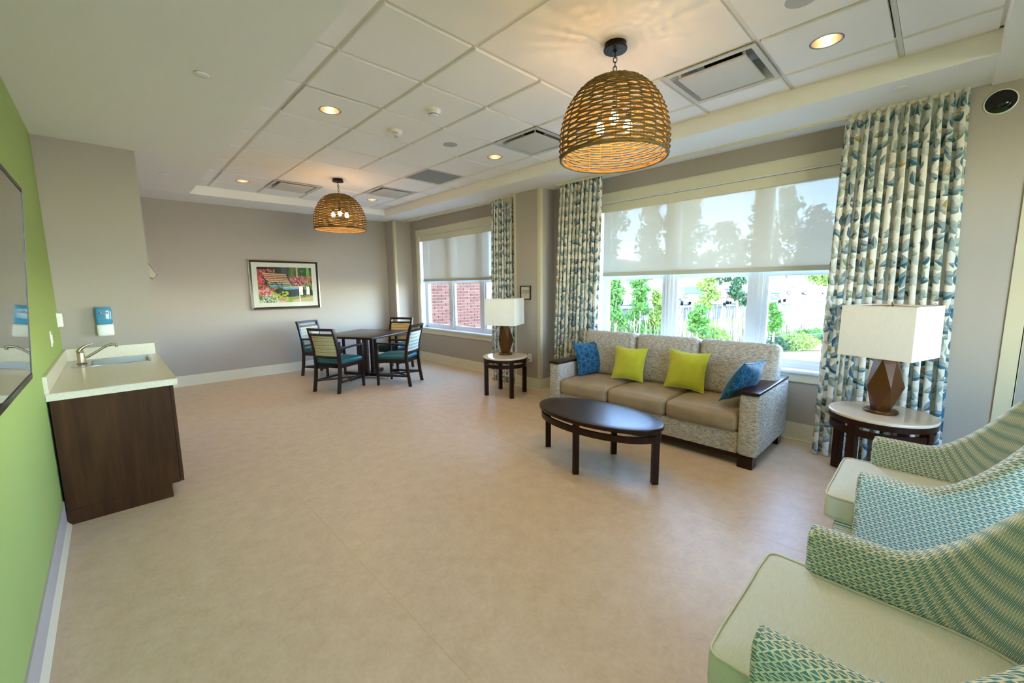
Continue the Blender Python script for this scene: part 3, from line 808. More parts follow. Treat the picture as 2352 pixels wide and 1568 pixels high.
def diffuser():
    t = thing('air_diffuser', '', 'air vent'); a = T/2-.008; b = .222
    mb = MB(); mb.frame(-a, a, -a, a, .03, -.004, .006, 'z')
    q = a-.03
    def ring(r, z): return [(-r, -r, z), (r, -r, z), (r, r, z), (-r, r, z)]
    mb.add(ring(q, .0)+ring(b+.01, .055)+ring(b-.03, .13), [(0,1,5,4), (1,2,6,5), (2,3,7,6), (3,0,4,7), (4,5,9,8), (5,6,10,9), (6,7,11,10), (7,4,8,11)])
    mb.add(ring(b-.03, .13), [(0, 1, 2, 3)])
    O('cone', mb, Mat('vent_enamel', 'c9c9c4', .3), t)
    O('duct', MB().lathe([(.12, .10), (.12, .128)], 24), Mat('vent_dark', '0c0c0c', .8), t)
    O('plaque', MB().rbox(0, 0, -.008, 2*b, 2*b, .014, .006, 4), Mat('vent_plaque', 'cdc8bd', .5), t, smooth=40)
    for k in range(4):
        sx, sy = ((-1, -1), (1, -1), (1, 1), (-1, 1))[k]
        O('bracket', MB().bar((sx*(b-.012), sy*(b-.012), -.004), (sx*(b-.012), sy*(b-.012), .06), .014, .004), whitem, t)
    return t
DFL = {(4, -2): 'large square air diffuser nearest the camera, right of the near pendant', (4, 1): 'square air diffuser left of the near pendant', (2, 7): 'air diffuser left of the far pendant', (4, 6): 'air diffuser right of the far pendant'}
v0 = None
for (ci, row), lab in DFL.items():
    p = ((xs[ci]+xs[ci+1])/2, (row+.5)*T, 2.990)
    if v0 is None: v0 = diffuser(); v0.location = p; tag(v0, lab, 'air vent', 'square air diffusers')
    else: dup(v0, p, 0, lab)
g = thing('return_grille', 'dark grey perforated return grille in the ceiling, left of the near pendant', 'air vent', (xs[4]+T/2, 4.5*T, 2.992))
O('frame', MB().frame(-T/2+.01, T/2-.01, -T/2+.01, T/2-.01, .02, 0, .012, 'z'), gridm, g)
gm = Mat('perforated_metal', '8b8a84', .6); u, v, _ = gm.xy('Object'); gm.base(gm.mix(((u*160).fract()-.5).abs().max(((v*160).fract()-.5).abs()) < .3, srgb('9b9a94'), srgb('47474a')))
O('perforated_panel', MB().box(-T/2+.03, T/2-.03, -T/2+.03, T/2-.03, .004, .008), gm, g)
O('duct', MB().box(-.25, .25, -.25, .25, .02, .1), blackm, g)
for lab, x, y in (('round grey ceiling speaker in a tile, mid ceiling', 1.53, 1.537), ('round ceiling speaker cut by the top edge of the picture', 1.57, -1.50)):
    t = thing('ceiling_speaker', lab, 'speaker', (x, y, 2.992), 0, 'ceiling speakers')
    O('grille', MB().lathe([(0, -.008), (.05, -.0075), (.074, -.004)], 36, cap=False), Mat('speaker_grille', 'b4b4ae', .7), t, smooth=50)
    O('rim', MB().lathe([(.074, -.004), (.078, -.005), (.088, 0)], 36, cap=False), whitem, t, smooth=50)
for lab, x, y, z in (('white round cover plate on the low soffit over the green wall', -.614, 1.198, ZS), ('white round cover plate on the far left soffit, by the grey wall end', -.573, 4.26, ZS),
                     ('white round cover plate above the right curtain', 2.918, -1.816, 2.862), ('white round cover plate above the curtain left of the sofa', 3.021, 1.157, 2.878)):
    t = thing('cover_plate', lab, 'cover plate', (x, y, z), 0, 'sprinkler cover plates'); O('plate', MB().lathe([(0, -.010), (.038, -.010), (.041, -.008), (.041, -.002)], 32, cap=False), whitem, t, smooth=40)
    O('collar', MB().lathe([(.030, -.004), (.030, .002)], 24), whitem, t)
sm = thing('smoke_detector', 'plain white smoke detector in the tile beyond the fire strobe', 'smoke detector', (.929, .937, 2.992))
O('base', MB().lathe([(0, 0), (.062, 0), (.064, -.012), (.060, -.018), (0, -.018)], 36, cap=False), whitem, sm, smooth=30)
O('head', MB().lathe([(.060, -.018), (.046, -.040), (.042, -.046), (.034, -.056), (0, -.058)], 36, cap=False), whitem, sm, smooth=30)
O('slot', MB().lathe([(.0425, -.042), (.0445, -.0425), (.0425, -.046)], 36, cap=False), blackm, sm)
fd = thing('fire_strobe', 'white ceiling strobe marked FIRE in red, second tile from the smoke detector', 'fire alarm', (.922, 1.568, 2.992))
O('body', MB().lathe([(0, 0), (.064, 0), (.066, -.014), (.058, -.030), (.036, -.048), (.022, -.052), (0, -.052)], 40, cap=False), whitem, fd, smooth=30)
O('lens', MB().lathe([(.020, -.05), (.018, -.062), (.010, -.068), (0, -.069)], 16, cap=False), Mat('strobe_lens', 'cfcfcf', .08, metal=.6), fd, smooth=40)
red = Mat('red_print', 'd02a2a', .5)
vd = Vector((-1.169-.922, -2.13-1.568, 0)).normalized()
sx = Vector((-vd.y, vd.x, 0))
slope = (vd*.020+Vector((0, 0, -.018)))
nrm = Vector((vd.x*.66, vd.y*.66, -.75)).normalized()
yd = nrm.cross(sx)
textmesh('lettering', 'FIRE', .026, red, fd, plane_m(vd*.050+Vector((0, 0, -.0395)), sx, yd))

# ================================================================== WICKER PENDANTS
def pendant():
    t = thing('wicker_pendant', '', 'pendant light')
    R, zt, zb = .336, -.20, -.665
    def rad(k): return R*(1-(1-k)**2.35)**(1/2.35)*(1-.02*max(0, k-.75)/.25)      # k: 0 top .. 1 rim
    arc = []; K = 400; L = 0; pr = (0, zt)
    for i in range(K+1):
        k = i/K; p = (rad(k), zt+(zb-zt)*k); L += math.hypot(p[0]-pr[0], p[1]-pr[1]); pr = p; arc.append((L, p))
    def at(s):
        for l, p in arc:
            if l >= s: return p
        return arc[-1][1]
    NS = 26; NR = 37; mb = MB(); rng = random.Random(4)
    for r in range(NR):
        s = .05+(L-.05)*(r+.5)/NR; rr, z = at(s)
        n = 156 if rr > .15 else 78; w = .008; ph = rng.uniform(-.0015, .0015)
        pts = []
        for i in range(n):
            a = 2*PI*i/n; o = w*math.cos(NS/2*a+PI*r)
            pts.append(((rr+o)*math.cos(a), (rr+o)*math.sin(a), z+ph*math.sin(3*a+r)+.0012*math.sin(7*a+r*2)))
        mb.tube(pts, .0059, 5, closed=True)
    O('weave', mb, wickerm, t, smooth=60, kind='stuff')
    rb = MB()
    for i in range(NS):
        a = 2*PI*(i+.5)/NS; rb.tube([(at(s)[0]*math.cos(a), at(s)[0]*math.sin(a), at(s)[1]) for s in [L*k/14 for k in range(15)]], .0032, 5)
    O('rib', rb, wickerm, t, kind='stuff')
    O('rim_hoop', MB().tube([((R-.006)*math.cos(2*PI*i/72), (R-.006)*math.sin(2*PI*i/72), zb-.004) for i in range(72)], .0095, 8, closed=True), wickerm, t, smooth=60)
    O('top_plate', MB().lathe([(0, zt+.004), (.055, zt+.003), (.06, zt-.004), (0, zt-.006)], 20, cap=False), darkbronze, t, smooth=40)
    O('canopy', MB().lathe([(0, 0), (.066, 0), (.066, -.022), (.072, -.03), (.070, -.038), (.012, -.040), (.010, -.05), (0, -.05)], 36, cap=False), darkbronze, t, smooth=40)
    def link(z, turn, h=.034, w=.011):
        pts = []
        for i in range(20):
            a = 2*PI*i/20; x, y = w*math.cos(a), h/2*math.sin(a)+(h/4*(1 if math.sin(a) > 0 else -1) if abs(math.cos(a)) < .99 else 0)*0
            pts.append((x*math.cos(turn), x*math.sin(turn), z+y))
        O('chain_link', MB().tube(pts, .0028, 6, closed=True), darkbronze, t, smooth=60)
    for k in range(5): link(-.064-.0262*k, PI/2*(k % 2)+.6)
    link(-.190, .6, .036, .018)
    O('stem', MB().tube([(0, 0, zt), (0, 0, zt-.17)], .008, 8), darkbronze, t)
    for i in range(3):
        a = 2*PI*i/3+.576+PI; x, y = .10*math.cos(a), .10*math.sin(a); zz = zt-.17
        so = O('socket', MB().tube([(0, 0, zz), (x*.8, y*.8, zz-.01), (x, y, zz-.02)], .006, 8).lathe([(.014, -.02), (.016, -.06)], 14, (x, y, zz)), darkbronze, t, smooth=40)
        O('bulb', MB().lathe([(.0, -.135), (.013, -.132), (.024, -.118), (.028, -.10), (.024, -.082), (.014, -.062), (.012, -.055)], 18, (x, y, zz), cap=False), bulbm, so, smooth=60)
    return t
pen = pendant(); pen.location = (1.223, -.61, 2.996); tag(pen, 'large woven wicker dome pendant hanging nearest the camera, over the coffee table side', 'pendant light', 'wicker pendants')
dup(pen, (1.225, 3.70, 2.996), .60, 'woven wicker dome pendant hanging far off above the dining table', 'wicker pendants')
for x, y in ((1.223, -.61), (1.225, 3.70)):
    l = bpy.data.lights.new('pendant_lamp', 'POINT'); l.energy = PEND_POWER*4; l.color = (1, .62, .32); l.shadow_soft_size = .03
    o = bpy.data.objects.new('pendant_light', l); COL.objects.link(o); o.location = (x, y, 2.48)

# ================================================================== CURTAINS, RODS, ROLLER SHADES
def rod(label, y0, y1, x0, x1, z):
    t = thing('curtain_rod', label, 'curtain rod', (0, 0, 0))
    def P(k): return Vector((x0+(x1-x0)*k, y0+(y1-y0)*k, z))
    O('rail', MB().bar(P(0), P(1), .022, .03), trimm, t, bevel=.004)
    for k in (0, 1): q = P(k); O('end_cap', MB().cbox(q.x, q.y, q.z, .028, .02, .036), trimm, t, bevel=.004)
    n = 4
    for i in range(n): q = P((i+.5)/n); O('bracket', MB().cbox(q.x+.004, q.y, q.z+.014, .018, .03, .025), trimm, t)
    return t
rod('white curtain rail on the soffit above the large window', -2.155, 1.55, 3.285, 3.285, 2.862)
rod('white curtain rail on the soffit above the window by the brick wing', 2.40, 5.66, 3.315, 3.315, 2.866)
def curtain(label, y0, y1, xc, flare0, flare1, folds, seed, amp=.045, gather=1.7, zt=2.86, zb=.015, flip=False):
    rng = random.Random(seed); NU, NV = folds*14, 46
    ph = [rng.uniform(-.6, .6) for _ in range(folds+2)]; am = [rng.uniform(.6, 1.25) for _ in range(folds+2)]
    def pt(u, v):                                                     # u along the rail, v from the top down
        yy0, yy1 = y0-flare0*v, y1+flare1*v
        k = u*folds; i = int(min(k, folds-1)); f = k-i
        a = am[i]*(1-f)+am[i+1]*f; p = ph[i]*(1-f)+ph[i+1]*f
        top = 1-math.exp(-v*14); A = amp*(.55+.45*top)*(.85+.3*v)
        w = math.cos(2*PI*k+p*v)
        w = math.copysign(abs(w)**.75, w)
        hem = .012*math.cos(2*PI*k*.5+seed)*v
        x = xc+A*a*w-.01*v; y = yy0+(yy1-yy0)*u + .012*math.sin(4*PI*k+p)*top+.01*math.sin(3*v+p*3)*v
        return (x, y, zt+(zb-zt)*v+.004*w*v)
    # arc length along the rail at mid height gives the print its true width in the folds
    al = [0]
    for i in range(NU): a, b = pt(i/NU, .5), pt((i+1)/NU, .5); al.append(al[-1]+math.dist(a, b))
    mb = MB().grid(pt, NU, NV, uvfn=lambda u, v: (al[round(u*NU)]+seed*.37, (1-v)*(zt-zb)+seed*.21))
    n = len(mb.v); 
    t = thing('curtain', label, 'curtain', (0, 0, 0), 0, 'leaf print curtains')
    o = O('cloth', mb, leafm, t, smooth=180); md = o.modifiers.new('cloth_thickness', 'SOLIDIFY'); md.thickness = .003
    hd = MB()
    for k in range(folds):
        yy = y0+(y1-y0)*(k+.5)/folds; hd.cbox(xc, yy, zt+.006, .02, .008, .022)
    O('carrier', hd, trimm, t, kind='stuff')
    return t
curtain('wide leaf print curtain behind the near table lamp', -2.165, -1.482, 3.275, .10, .04, 12, 3, .034)
curtain('leaf print curtain left of the sofa, beside the wall column', .865, 1.525, 3.30, -.05, .10, 11, 1, .030)
curtain('narrow leaf print curtain behind the far table lamp', 2.44, 2.915, 3.31, .0, .015, 8, 2, .030)
def roller(label, y0, y1):
    t = thing('roller_shade', label, 'roller shade', (0, 0, 0))
    O('fascia', MB().box(XW+.004, XW+.075, y0+.014, y1-.014, 2.462, 2.560), trimm, t, bevel=.004)
    O('shade_cloth', MB().box(3.598, 3.600, y0+.045, y1-.045, 1.66, 2.50), sheerm, t)
    O('hem_bar', MB().box(3.590, 3.608, y0+.045, y1-.045, 1.645, 1.692), hemm, t, bevel=.003)
    O('side_bracket', MB().box(XW+.006, XW+.07, y0+.012, y0+.016, 2.46, 2.56), trimm, t)
    O('side_bracket', MB().box(XW+.006, XW+.07, y1-.016, y1-.012, 2.46, 2.56), trimm, t)
    return t
roller('half lowered sheer roller shade in the large window', *WIN[0])
roller('half lowered sheer roller shade in the window by the brick wing', *WIN[1])

# ================================================================== WALL THINGS
pic = thing('framed_picture', 'silver and dark framed picture of a garden bench on the back wall', 'picture', (1.162, YB, 1.598))
fm = MB(); W2, H2 = .578, .438
def ring2(r0, r1, y0, y1):
    a = [(-W2+r0, y0, -H2+r0), (W2-r0, y0, -H2+r0), (W2-r0, y0, H2-r0), (-W2+r0, y0, H2-r0)]
    b = [(-W2+r1, y1, -H2+r1), (W2-r1, y1, -H2+r1), (W2-r1, y1, H2-r1), (-W2+r1, y1, H2-r1)]
    return a+b, [(i, (i+1) % 4, 4+(i+1) % 4, 4+i) for i in range(4)]
O('outer_moulding', MB().add(*ring2(0, 0, 0, -.03)).add(*ring2(0, .018, -.03, -.036)), Mat('silver_moulding', 'a9a193', .3, metal=.85), pic)
O('inner_moulding', MB().add(*ring2(.018, .048, -.036, -.018)), Mat('dark_moulding', '33291e', .35, metal=.2), pic)
O('mat_board', MB().box(-W2+.045, W2-.045, -.016, -.008, -H2+.045, H2-.045), Mat('mat_board', 'ded8cb', .8), pic)
O('glazing', MB().box(-W2+.046, W2-.046, -.0185, -.0175, -H2+.046, H2-.046), glassm, pic)
def art():
    NX, NZ = 168, 118; w, h = .448, .312; rng = random.Random(11)
    blobs = []
    def scatter(n, x0, x1, y0, y1, r, pal):
        for _ in range(n): blobs.append((rng.uniform(x0, x1), rng.uniform(y0, y1), rng.uniform(*r), rng.choice(pal)))
    reds = ['c2363a', 'a3232c', 'd85a4f', 'b83a55', 'd7767e']; pinks = ['d88a98', 'e0a5ac', 'c25a70']; grn = ['4f7a2a', '6c8a34', '2f5620', '8a9a3c']; lime_ = ['a9ab32', 'c4bf4a', '8d9a2f']; pale = ['b5bf9a', 'd3d6b8', '7d9468', '5d7a48']
    scatter(60, 0, .30, .86, .92, (.012, .022), ['b04a4a', '8a3a3a', 'd0706a']); scatter(130, 0, .13, .45, .86, (.014, .028), reds+['5a3a20']); scatter(170, .55, 1, .48, .74, (.014, .026), reds+pinks)
    scatter(60, .8, 1, .36, .56, (.014, .03), grn+['c98a5a']); scatter(70, .0, .30, .2, .5, (.016, .035), grn+reds); scatter(40, .02, .25, .2, .42, (.02, .04), ['c93230', 'd8a0b0', 'cf4a3a'])
    scatter(90, .22, .52, .05, .3, (.014, .03), lime_); scatter(160, 0, .32, 0, .2, (.012, .026), pale); scatter(30, .33, .48, 0, .07, (.014, .028), ['d8a09a', 'c98a8a', 'e0bdb5'])
    def seg(p, a, b): 
        ax, ay = a; bx, by = b; t = max(0, min(1, ((p[0]-ax)*(bx-ax)+(p[1]-ay)*(by-ay))/((bx-ax)**2+(by-ay)**2))); return math.hypot((p[0]-ax-t*(bx-ax))*1.43, p[1]-ay-t*(by-ay))
    iron = [((.02, .86), (.07, .82)), ((.07, .82), (.11, .68)), ((.11, .68), (.15, .58)), ((.15, .58), (.21, .43)), ((.15, .62), (.26, .55)), ((.26, .55), (.40, .57)), ((.40, .57), (.44, .51)), ((.44, .51), (.41, .46)), ((.33, .55), (.36, .45)),
            ((.36, .42), (.46, .36)), ((.46, .36), (.47, .22)), ((.52, .80), (.56, .62)), ((.56, .62), (.62, .47)), ((.58, .58), (.72, .57)), ((.72, .57), (.80, .60)), ((.80, .60), (.83, .54)), ((.83, .44), (.80, .22)), ((.80, .22), (.83, .14))]
    def colour(u, v):
        c = '1c2413' if u < .5 else '3b4a18'
        n = noise.noise((u*9, v*9, 1))
        if v > .62 and u > .52: c = '55661f' if n > 0 else '3c4c1a'
        if .43 < u < .53 and v > .75: c = '4a4650'
        if .70 < u < .73 and v > .72: c = 'c9b163'
        if .75 < u < .90 and v > .62: c = '1f4a1e' if n < .1 else '3a7a26'
        if .90 <= u < .95 and v > .6: c = '6fa52c'
        if v < .40: c = '20261c'
        if v < .30 and u > .45: c = '161c22'
        if u > .83 and .12 < v < .30 and u < .95: c = '28323c'
        if v < .17+.02*math.sin(u*9) and u > .46: c = '8a9a3a'
        if v < .15-(.95-u)*.28 and u > .6: c = 'c7ab84'
        for x, y, r, cc in blobs:
            if ((u-x)*1.43)**2+(v-y)**2 < r*r: c = cc
        # slats of the back and the seat
        for k in range(6):
            y0 = .835-.052*k; xl, xr = .09+.015*k, .52+.013*k
            yy = y0-.03*((u-xl)/(xr-xl))
            if xl < u < xr and yy-.034 < v < yy: c = ('dba184', 'd59a78', 'c98a6a', 'd8a98a', 'd9b58a', 'd2b07c')[k] if noise.noise((u*30, k, 2)) > -.35 else 'b06a50'
        for k in range(3):
            y0 = .50-.035*k; xl, xr = .17+.03*k, .64+.01*k
            if xl < u < xr and y0-.028 < v < y0: c = ('6f9fae', '5d90a6', '4f86a0')[k]
        if .44 < u < .85:
            k = (u-.44)/.41; top = .435+.035*k
            if top-.03 < v < top: c = 'd9b48a'
            elif top-.085 < v < top-.03: c = '5f9bb0'
        for a, b in iron:
            if seg((u, v), a, b) < .011: c = '15171a'
        return srgb(c)
    v = []; f = []; cols = []
    for j in range(NZ):
        for i in range(NX):
            b = len(v); x0, x1 = -w+2*w*i/NX, -w+2*w*(i+1)/NX; z0, z1 = -h+2*h*j/NZ, -h+2*h*(j+1)/NZ
            v += [(x0, -.0165, z0), (x1, -.0165, z0), (x1, -.0165, z1), (x0, -.0165, z1)]; f.append((b, b+1, b+2, b+3)); cols.append(colour((i+.5)/NX, (j+.5)/NZ))
    me = bpy.data.meshes.new('print'); me.from_pydata(v, [], f); ca = me.color_attributes.new('Col', 'FLOAT_COLOR', 'CORNER')
    for i, c in enumerate(cols):
        for k in range(4): ca.data[i*4+k].color = (*c, 1)
    m = Mat('art_print', 'ffffff', .6); n = m.node('ShaderNodeVertexColor', layer_name='Col'); m.base(n.outputs[0]); me.materials.append(m.m)
    o = bpy.data.objects.new('print', me); COL.objects.link(o); o.parent = pic
art()
sg = thing('wall_sign', 'small black framed maximum occupancy sign on the column by the far lamp', 'sign', (XC, 2.118, 1.432))
O('frame', MB().frame(-.103, .103, -.103, .103, .016, -.016, 0, 'x'), blackm, sg, bevel=.002)
O('face', MB().box(-.008, -.002, -.09, .09, -.09, .09), Mat('sign_face', 'c9c4ae', .6), sg)
ink = Mat('sign_ink', '2a2a2c', .6)
textmesh('lettering', 'MAXIMUM\nOCCUPANCY\n27', .032, ink, sg, plane_m((-.0085, 0, -.005), (0, -1, 0), (0, 0, 1)))
ol = thing('outlet', 'white wall outlet with a plugged in cord on the column, by the far side table', 'outlet', (XC, 2.04, .465))
O('plate', MB().rbox(-.003, 0, 0, .006, .075, .118, .003, 4), whitem, ol, smooth=40)
for z in (-.024, .024): O('socket', MB().rbox(-.007, 0, z, .004, .034, .03, .002, 3), Mat('socket', 'd6d6ce', .4), ol)
cd = thing('lamp_cord', 'bundled grey cord of the far lamp hanging by the outlet', 'cord', (0, 0, 0))
cordm = Mat('cord', '8a8272', .6)
pts = [(3.235, 2.04, .44), (3.20, 2.07, .42)]
for i in range(60): a = i/60*PI*7; pts.append((3.195+.012*math.sin(a*.37), 2.095+.022*math.cos(a), .36+.05*math.sin(a)-.02*i/60))
for i in range(40): a = i/40*PI*6; pts.append((3.195, 2.115+.012*math.cos(a), .26+.07*math.sin(a)))
O('wire', MB().tube(pts, .0035, 5), cordm, cd, smooth=60); O('plug', MB().rbox(3.235, 2.04, .441, .03, .026, .026, .006, 4), cordm, cd, smooth=40)
O('tie', MB().tube([(3.195+.014*math.cos(a), 2.105+.018*math.sin(a), .315) for a in [2*PI*k/12 for k in range(12)]], .004, 5, closed=True), blackm, cd)
spk = thing('wall_speaker', 'round black wall dome with white rim, high on the wall right of the curtain', 'wall speaker', (3.32, -2.315, 2.735))
def xl(prof, n=40):                                                  # lathe about the -x axis
    m = MB().lathe(prof, n, cap=False); m.v = [(-z, x, y) for x, y, z in m.v]; return m
O('rim', xl([(.080, 0), (.080, .006), (.075, .009), (.073, .007)]), whitem, spk, smooth=40)
gloss = Mat('gloss_black', '050506', .08)
O('ring', xl([(.074, .007), (.066, .010), (.050, .009), (.047, .011)]), gloss, spk, smooth=40)
O('dome', xl([(.047, .010), (.042, .016), (.030, .022), (.015, .025), (0, .026)]), gloss, spk, smooth=60)
tv = thing('television', 'wide black wall mounted television on the green wall, cut by the left edge', 'television', (-1.455, .12, 1.56))
a = math.atan2(.065, .90); 
def tvo(name, mb, m, **k): o = O(name, mb, m, tv, **k); o.rotation_euler = (0, a, 0); return o
tvo('screen', MB().box(.010, .014, -.765, .765, -.425, .432), Mat('tv_screen', '0a0a0c', .04, spec=.9, Coat_Weight=1.0, Coat_Roughness=.02), bevel=0)
tvo('bezel', MB().frame(-.782, .782, -.452, .442, .017, -.02, .016, 'x').box(-.02, .017, -.782, .782, -.456, -.425), blackm, bevel=.002)
tvo('back_case', MB().box(-.035, .009, -.76, .76, -.43, .42), blackm)
tvo('edge_trim', MB().box(-.019, .0165, .7825, .784, -.45, .44), Mat('tv_edge', '8f8f92', .3, metal=.7))
O('mount', MB().box(-.06, -.03, -.2, .2, -.15, .15), blackm, tv)
sw = thing('light_switch', 'white rocker switch plate on the green wall between television and counter', 'light switch', (XG, 2.545, 1.165))
O('plate', MB().rbox(.003, 0, 0, .006, .075, .118, .003, 4), whitem, sw, smooth=40); O('rocker', MB().rbox(.008, 0, 0, .006, .033, .066, .002, 3), Mat('rocker', 'dededa', .3), sw)
ts = thing('room_sensor', 'white box sensor on the green wall next to the corner', 'thermostat', (XG, 3.32, 1.27))
O('case', MB().rbox(.018, 0, 0, .034, .075, .12, .006, 5), whitem, ts, smooth=40); O('back_plate', MB().box(0, .004, -.04, .04, -.063, .063), whitem, ts)
dp = thing('soap_dispenser', 'blue and white hand sanitizer dispenser on the grey wall over the sink', 'dispenser', (-1.217, YR, 1.10))
O('housing', MB().rbox(0, -.05, .055, .116, .10, .112, .02, 6), whitem, dp, smooth=50)
O('back_plate', MB().rbox(0, -.006, .135, .112, .012, .265, .012, 5), whitem, dp, smooth=40)
bl_ = Mat('blue_clear', '4ba3cf', .12, spec=.6); bl_.b.inputs['Transmission Weight'].default_value = .25
O('refill', MB().rbox(0, -.047, .185, .112, .088, .165, .022, 7), bl_, dp, smooth=50)
O('cap', MB().rbox(0, -.04, .266, .108, .075, .012, .005, 4), Mat('grey_cap', '5f7f92', .3), dp, smooth=40)
O('badge', MB().prism([(-.030+.002*0, .205), (.024, .205), (.032, .214), (.030, .229), (-.026, .229), (-.033, .220)], -.0925, -.090, 'y'), Mat('navy_badge', '1c2b5e', .4), dp)
textmesh('lettering', 'Purell', .021, whitem, dp, plane_m((0, -.093, .217), (1, 0, 0), (0, 0, 1)), shear=.25)
O('label_print', MB().box(-.028, .028, -.0918, -.0908, .150, .155).box(-.022, .022, -.0918, -.0908, .165, .169).box(-.03, .03, -.0918, -.0908, .185, .189), Mat('label_print', '2f6f9a', .5), dp, kind='stuff')
fs = thing('tilted_wall_holder', 'thin black edged tilted holder showing past the end of the grey wall', 'wall holder', (-.85, 3.62, 0))
O('face', MB().prism([(.002, 1.795), (.060, 1.680), (.030, 1.645), (.002, 1.66)], -.12, .12, 'y'), Mat('holder_face', 'b9a88f', .6), fs)
O('edge_strip', MB().prism([(.001, 1.803), (.006, 1.803), (.069, 1.680), (.062, 1.676)], -.123, .123, 'y').prism([(.069, 1.680), (.032, 1.639), (.028, 1.645), (.062, 1.683)], -.123, .123, 'y'), blackm, fs)

# ================================================================== SINK COUNTER
cb = thing('sink_cabinet', 'dark walnut base cabinet under the cream counter', 'cabinet', (0, 0, 0))
O('body', MB().box(XG+.012, -.915, 1.736, YR-.004, .10, .838), walnut, cb)
O('end_panel', MB().prism([(XG+.012, .0), (-.968, .0), (-.968, .10), (-.915, .10), (-.915, .838), (XG+.012, .838)], 1.715, 1.735, 'y'), walnut, cb, bevel=.0015)
O('toe_kick', MB().box(XG+.1, -.972, 1.737, YR-.004, 0, .10), walnut, cb)
O('base_strip', MB().box(XG+.012, -.966, 1.711, 1.7155, .0, .098), walnut, cb)
for k in range(3):
    y0, y1 = 1.718+k*.558, 1.718+(k+1)*.558-.004
    d = O('door', MB().box(-.913, -.893, y0, y1, .102, .832), walnut, cb, bevel=.0015)
    O('handle', MB().tube([(-.893, y1-.05, .70), (-.868, y1-.05, .70), (-.868, y1-.05, .56), (-.893, y1-.05, .56)], .005, 8), nickel, d)
ct = thing('countertop', 'cream solid surface counter with upstands, in the corner by the green wall', 'countertop', (0, 0, 0))
SX0, SX1, SY0, SY1 = -1.440, -.945, 2.86, 3.27
tp = MB()
tp.box(XG, -.872, 1.695, SY0, .845, .886).box(XG, -.872, SY1, YR, .845, .886).box(XG, SX0, SY0, SY1, .845, .886).box(SX1, -.872, SY0, SY1, .845, .886)
O('worktop', tp, quartz, ct)
O('nosing', MB().box(XG, -.870, 1.692, 1.700, .839, .8865).box(-.876, -.868, 1.692, YR, .839, .8865), quartz, ct, bevel=.003)
O('upstand', MB().box(XG, XG+.02, 1.695, YR, .886, .996), quartz, ct, bevel=.002); O('upstand', MB().box(XG+.02, -.88, YR-.02, YR, .886, .996), quartz, ct, bevel=.002)
sk = thing('sink', 'shallow stainless drop-in sink in the cream counter', 'sink', (0, 0, 0))
x0, x1, y0, y1 = SX0-.012, SX1+.012, SY0-.012, SY1+.012
bx0 = -1.335
rm = MB().box(x0, bx0, y0, y1, .886, .891).box(SX1-.01, x1, y0, y1, .886, .891).box(bx0, SX1-.01, y0, SY0+.015, .886, .891).box(bx0, SX1-.01, SY1-.015, y1, .886, .891)
O('rim', rm, steel, sk, bevel=.0015)
q0 = [(bx0, SY0+.015, .89), (SX1-.01, SY0+.015, .89), (SX1-.01, SY1-.015, .89), (bx0, SY1-.015, .89)]; q1 = [(bx0+.03, SY0+.045, .76), (SX1-.04, SY0+.045, .76), (SX1-.04, SY1-.045, .76), (bx0+.03, SY1-.045, .76)]
O('bowl', MB().add(q0+q1, [(1,0,4,5), (2,1,5,6), (3,2,6,7), (0,3,7,4), (7,6,5,4)]), steel, sk)
O('drain', MB().lathe([(0, .768), (.03, .768), (.04, .764), (.042, .762)], 24, (-1.13, 3.065, 0), cap=False), chromem, sk, smooth=40)
fa = thing('faucet', 'brushed nickel single lever faucet standing on the sink left deck', 'faucet', (-1.392, 3.06, .891))
O('base', MB().lathe([(0, 0), (.032, 0), (.034, .006), (.030, .012), (0, .012)], 28, cap=False), nickel, fa, smooth=40)
O('body', MB().lathe([(.024, .012), (.024, .02), (.0245, .085), (.023, .105), (.012, .120), (0, .122)], 28, cap=False), nickel, fa, smooth=40)
O('spout', MB().tube([(.01, 0, .04), (.05, 0, .062), (.11, 0, .102), (.155, 0, .134), (.19, 0, .150), (.222, 0, .152), (.232, 0, .150)], [.010, .010, .0095, .0095, .0095, .0095, .009], 12), nickel, fa, smooth=60)
O('aerator', MB().lathe([(.010, .125), (.011, .128), (.011, .155), (.008, .158)], 16, (.232, 0, 0)), nickel, fa, smooth=40)
O('lever', MB().tube([(-.014, 0, .100), (.0, 0, .125), (.025, 0, .148), (.055, 0, .163), (.085, 0, .170)], [.017, .016, .011, .007, .004], 12), nickel, fa, smooth=60)

# ================================================================== SOFA
sf = thing('sofa', 'long tweed sofa with taupe seat cushions and dark wood arm caps, under the large window', 'sofa', (0, 0, 0))
YL, YRr = 1.0, -1.215; AW = .155; xf, xb = 2.475, 3.40
def arm(y0, y1):
    o = O('arm', MB().rbox((xf+xb)/2, (y0+y1)/2, .365, xb-xf, y1-y0, .53, .035, 9, (.0, .004, 0)), tweedm, sf, smooth=60)
    O('arm_cap', MB().rbox((xf+xb)/2-.006, (y0+y1)/2, .642, xb-xf+.01, y1-y0-.012, .026, .009, 5), espresso, sf, smooth=45)
arm(YL-AW, YL); arm(YRr, YRr+AW)
yi0, yi1 = YRr+AW, YL-AW
O('front_panel', MB().rbox(xf+.055, (yi0+yi1)/2, .195, .05, yi1-yi0-.004, .19, .012, 5), tweedm, sf, smooth=50)
O('back_panel', MB().rbox(xb-.03, (yi0+yi1)/2, .40, .06, yi1-yi0, .60, .02, 5), tweedm, sf, smooth=50)
O('deck', MB().box(xf+.07, xb-.05, yi0, yi1, .16, .27), tweedm, sf)
O('base_rail', MB().box(xf+.03, xf+.06, yi0-.05, yi1+.05, .065, .105).box(xb-.06, xb-.03, yi0-.05, yi1+.05, .065, .105), espresso, sf)
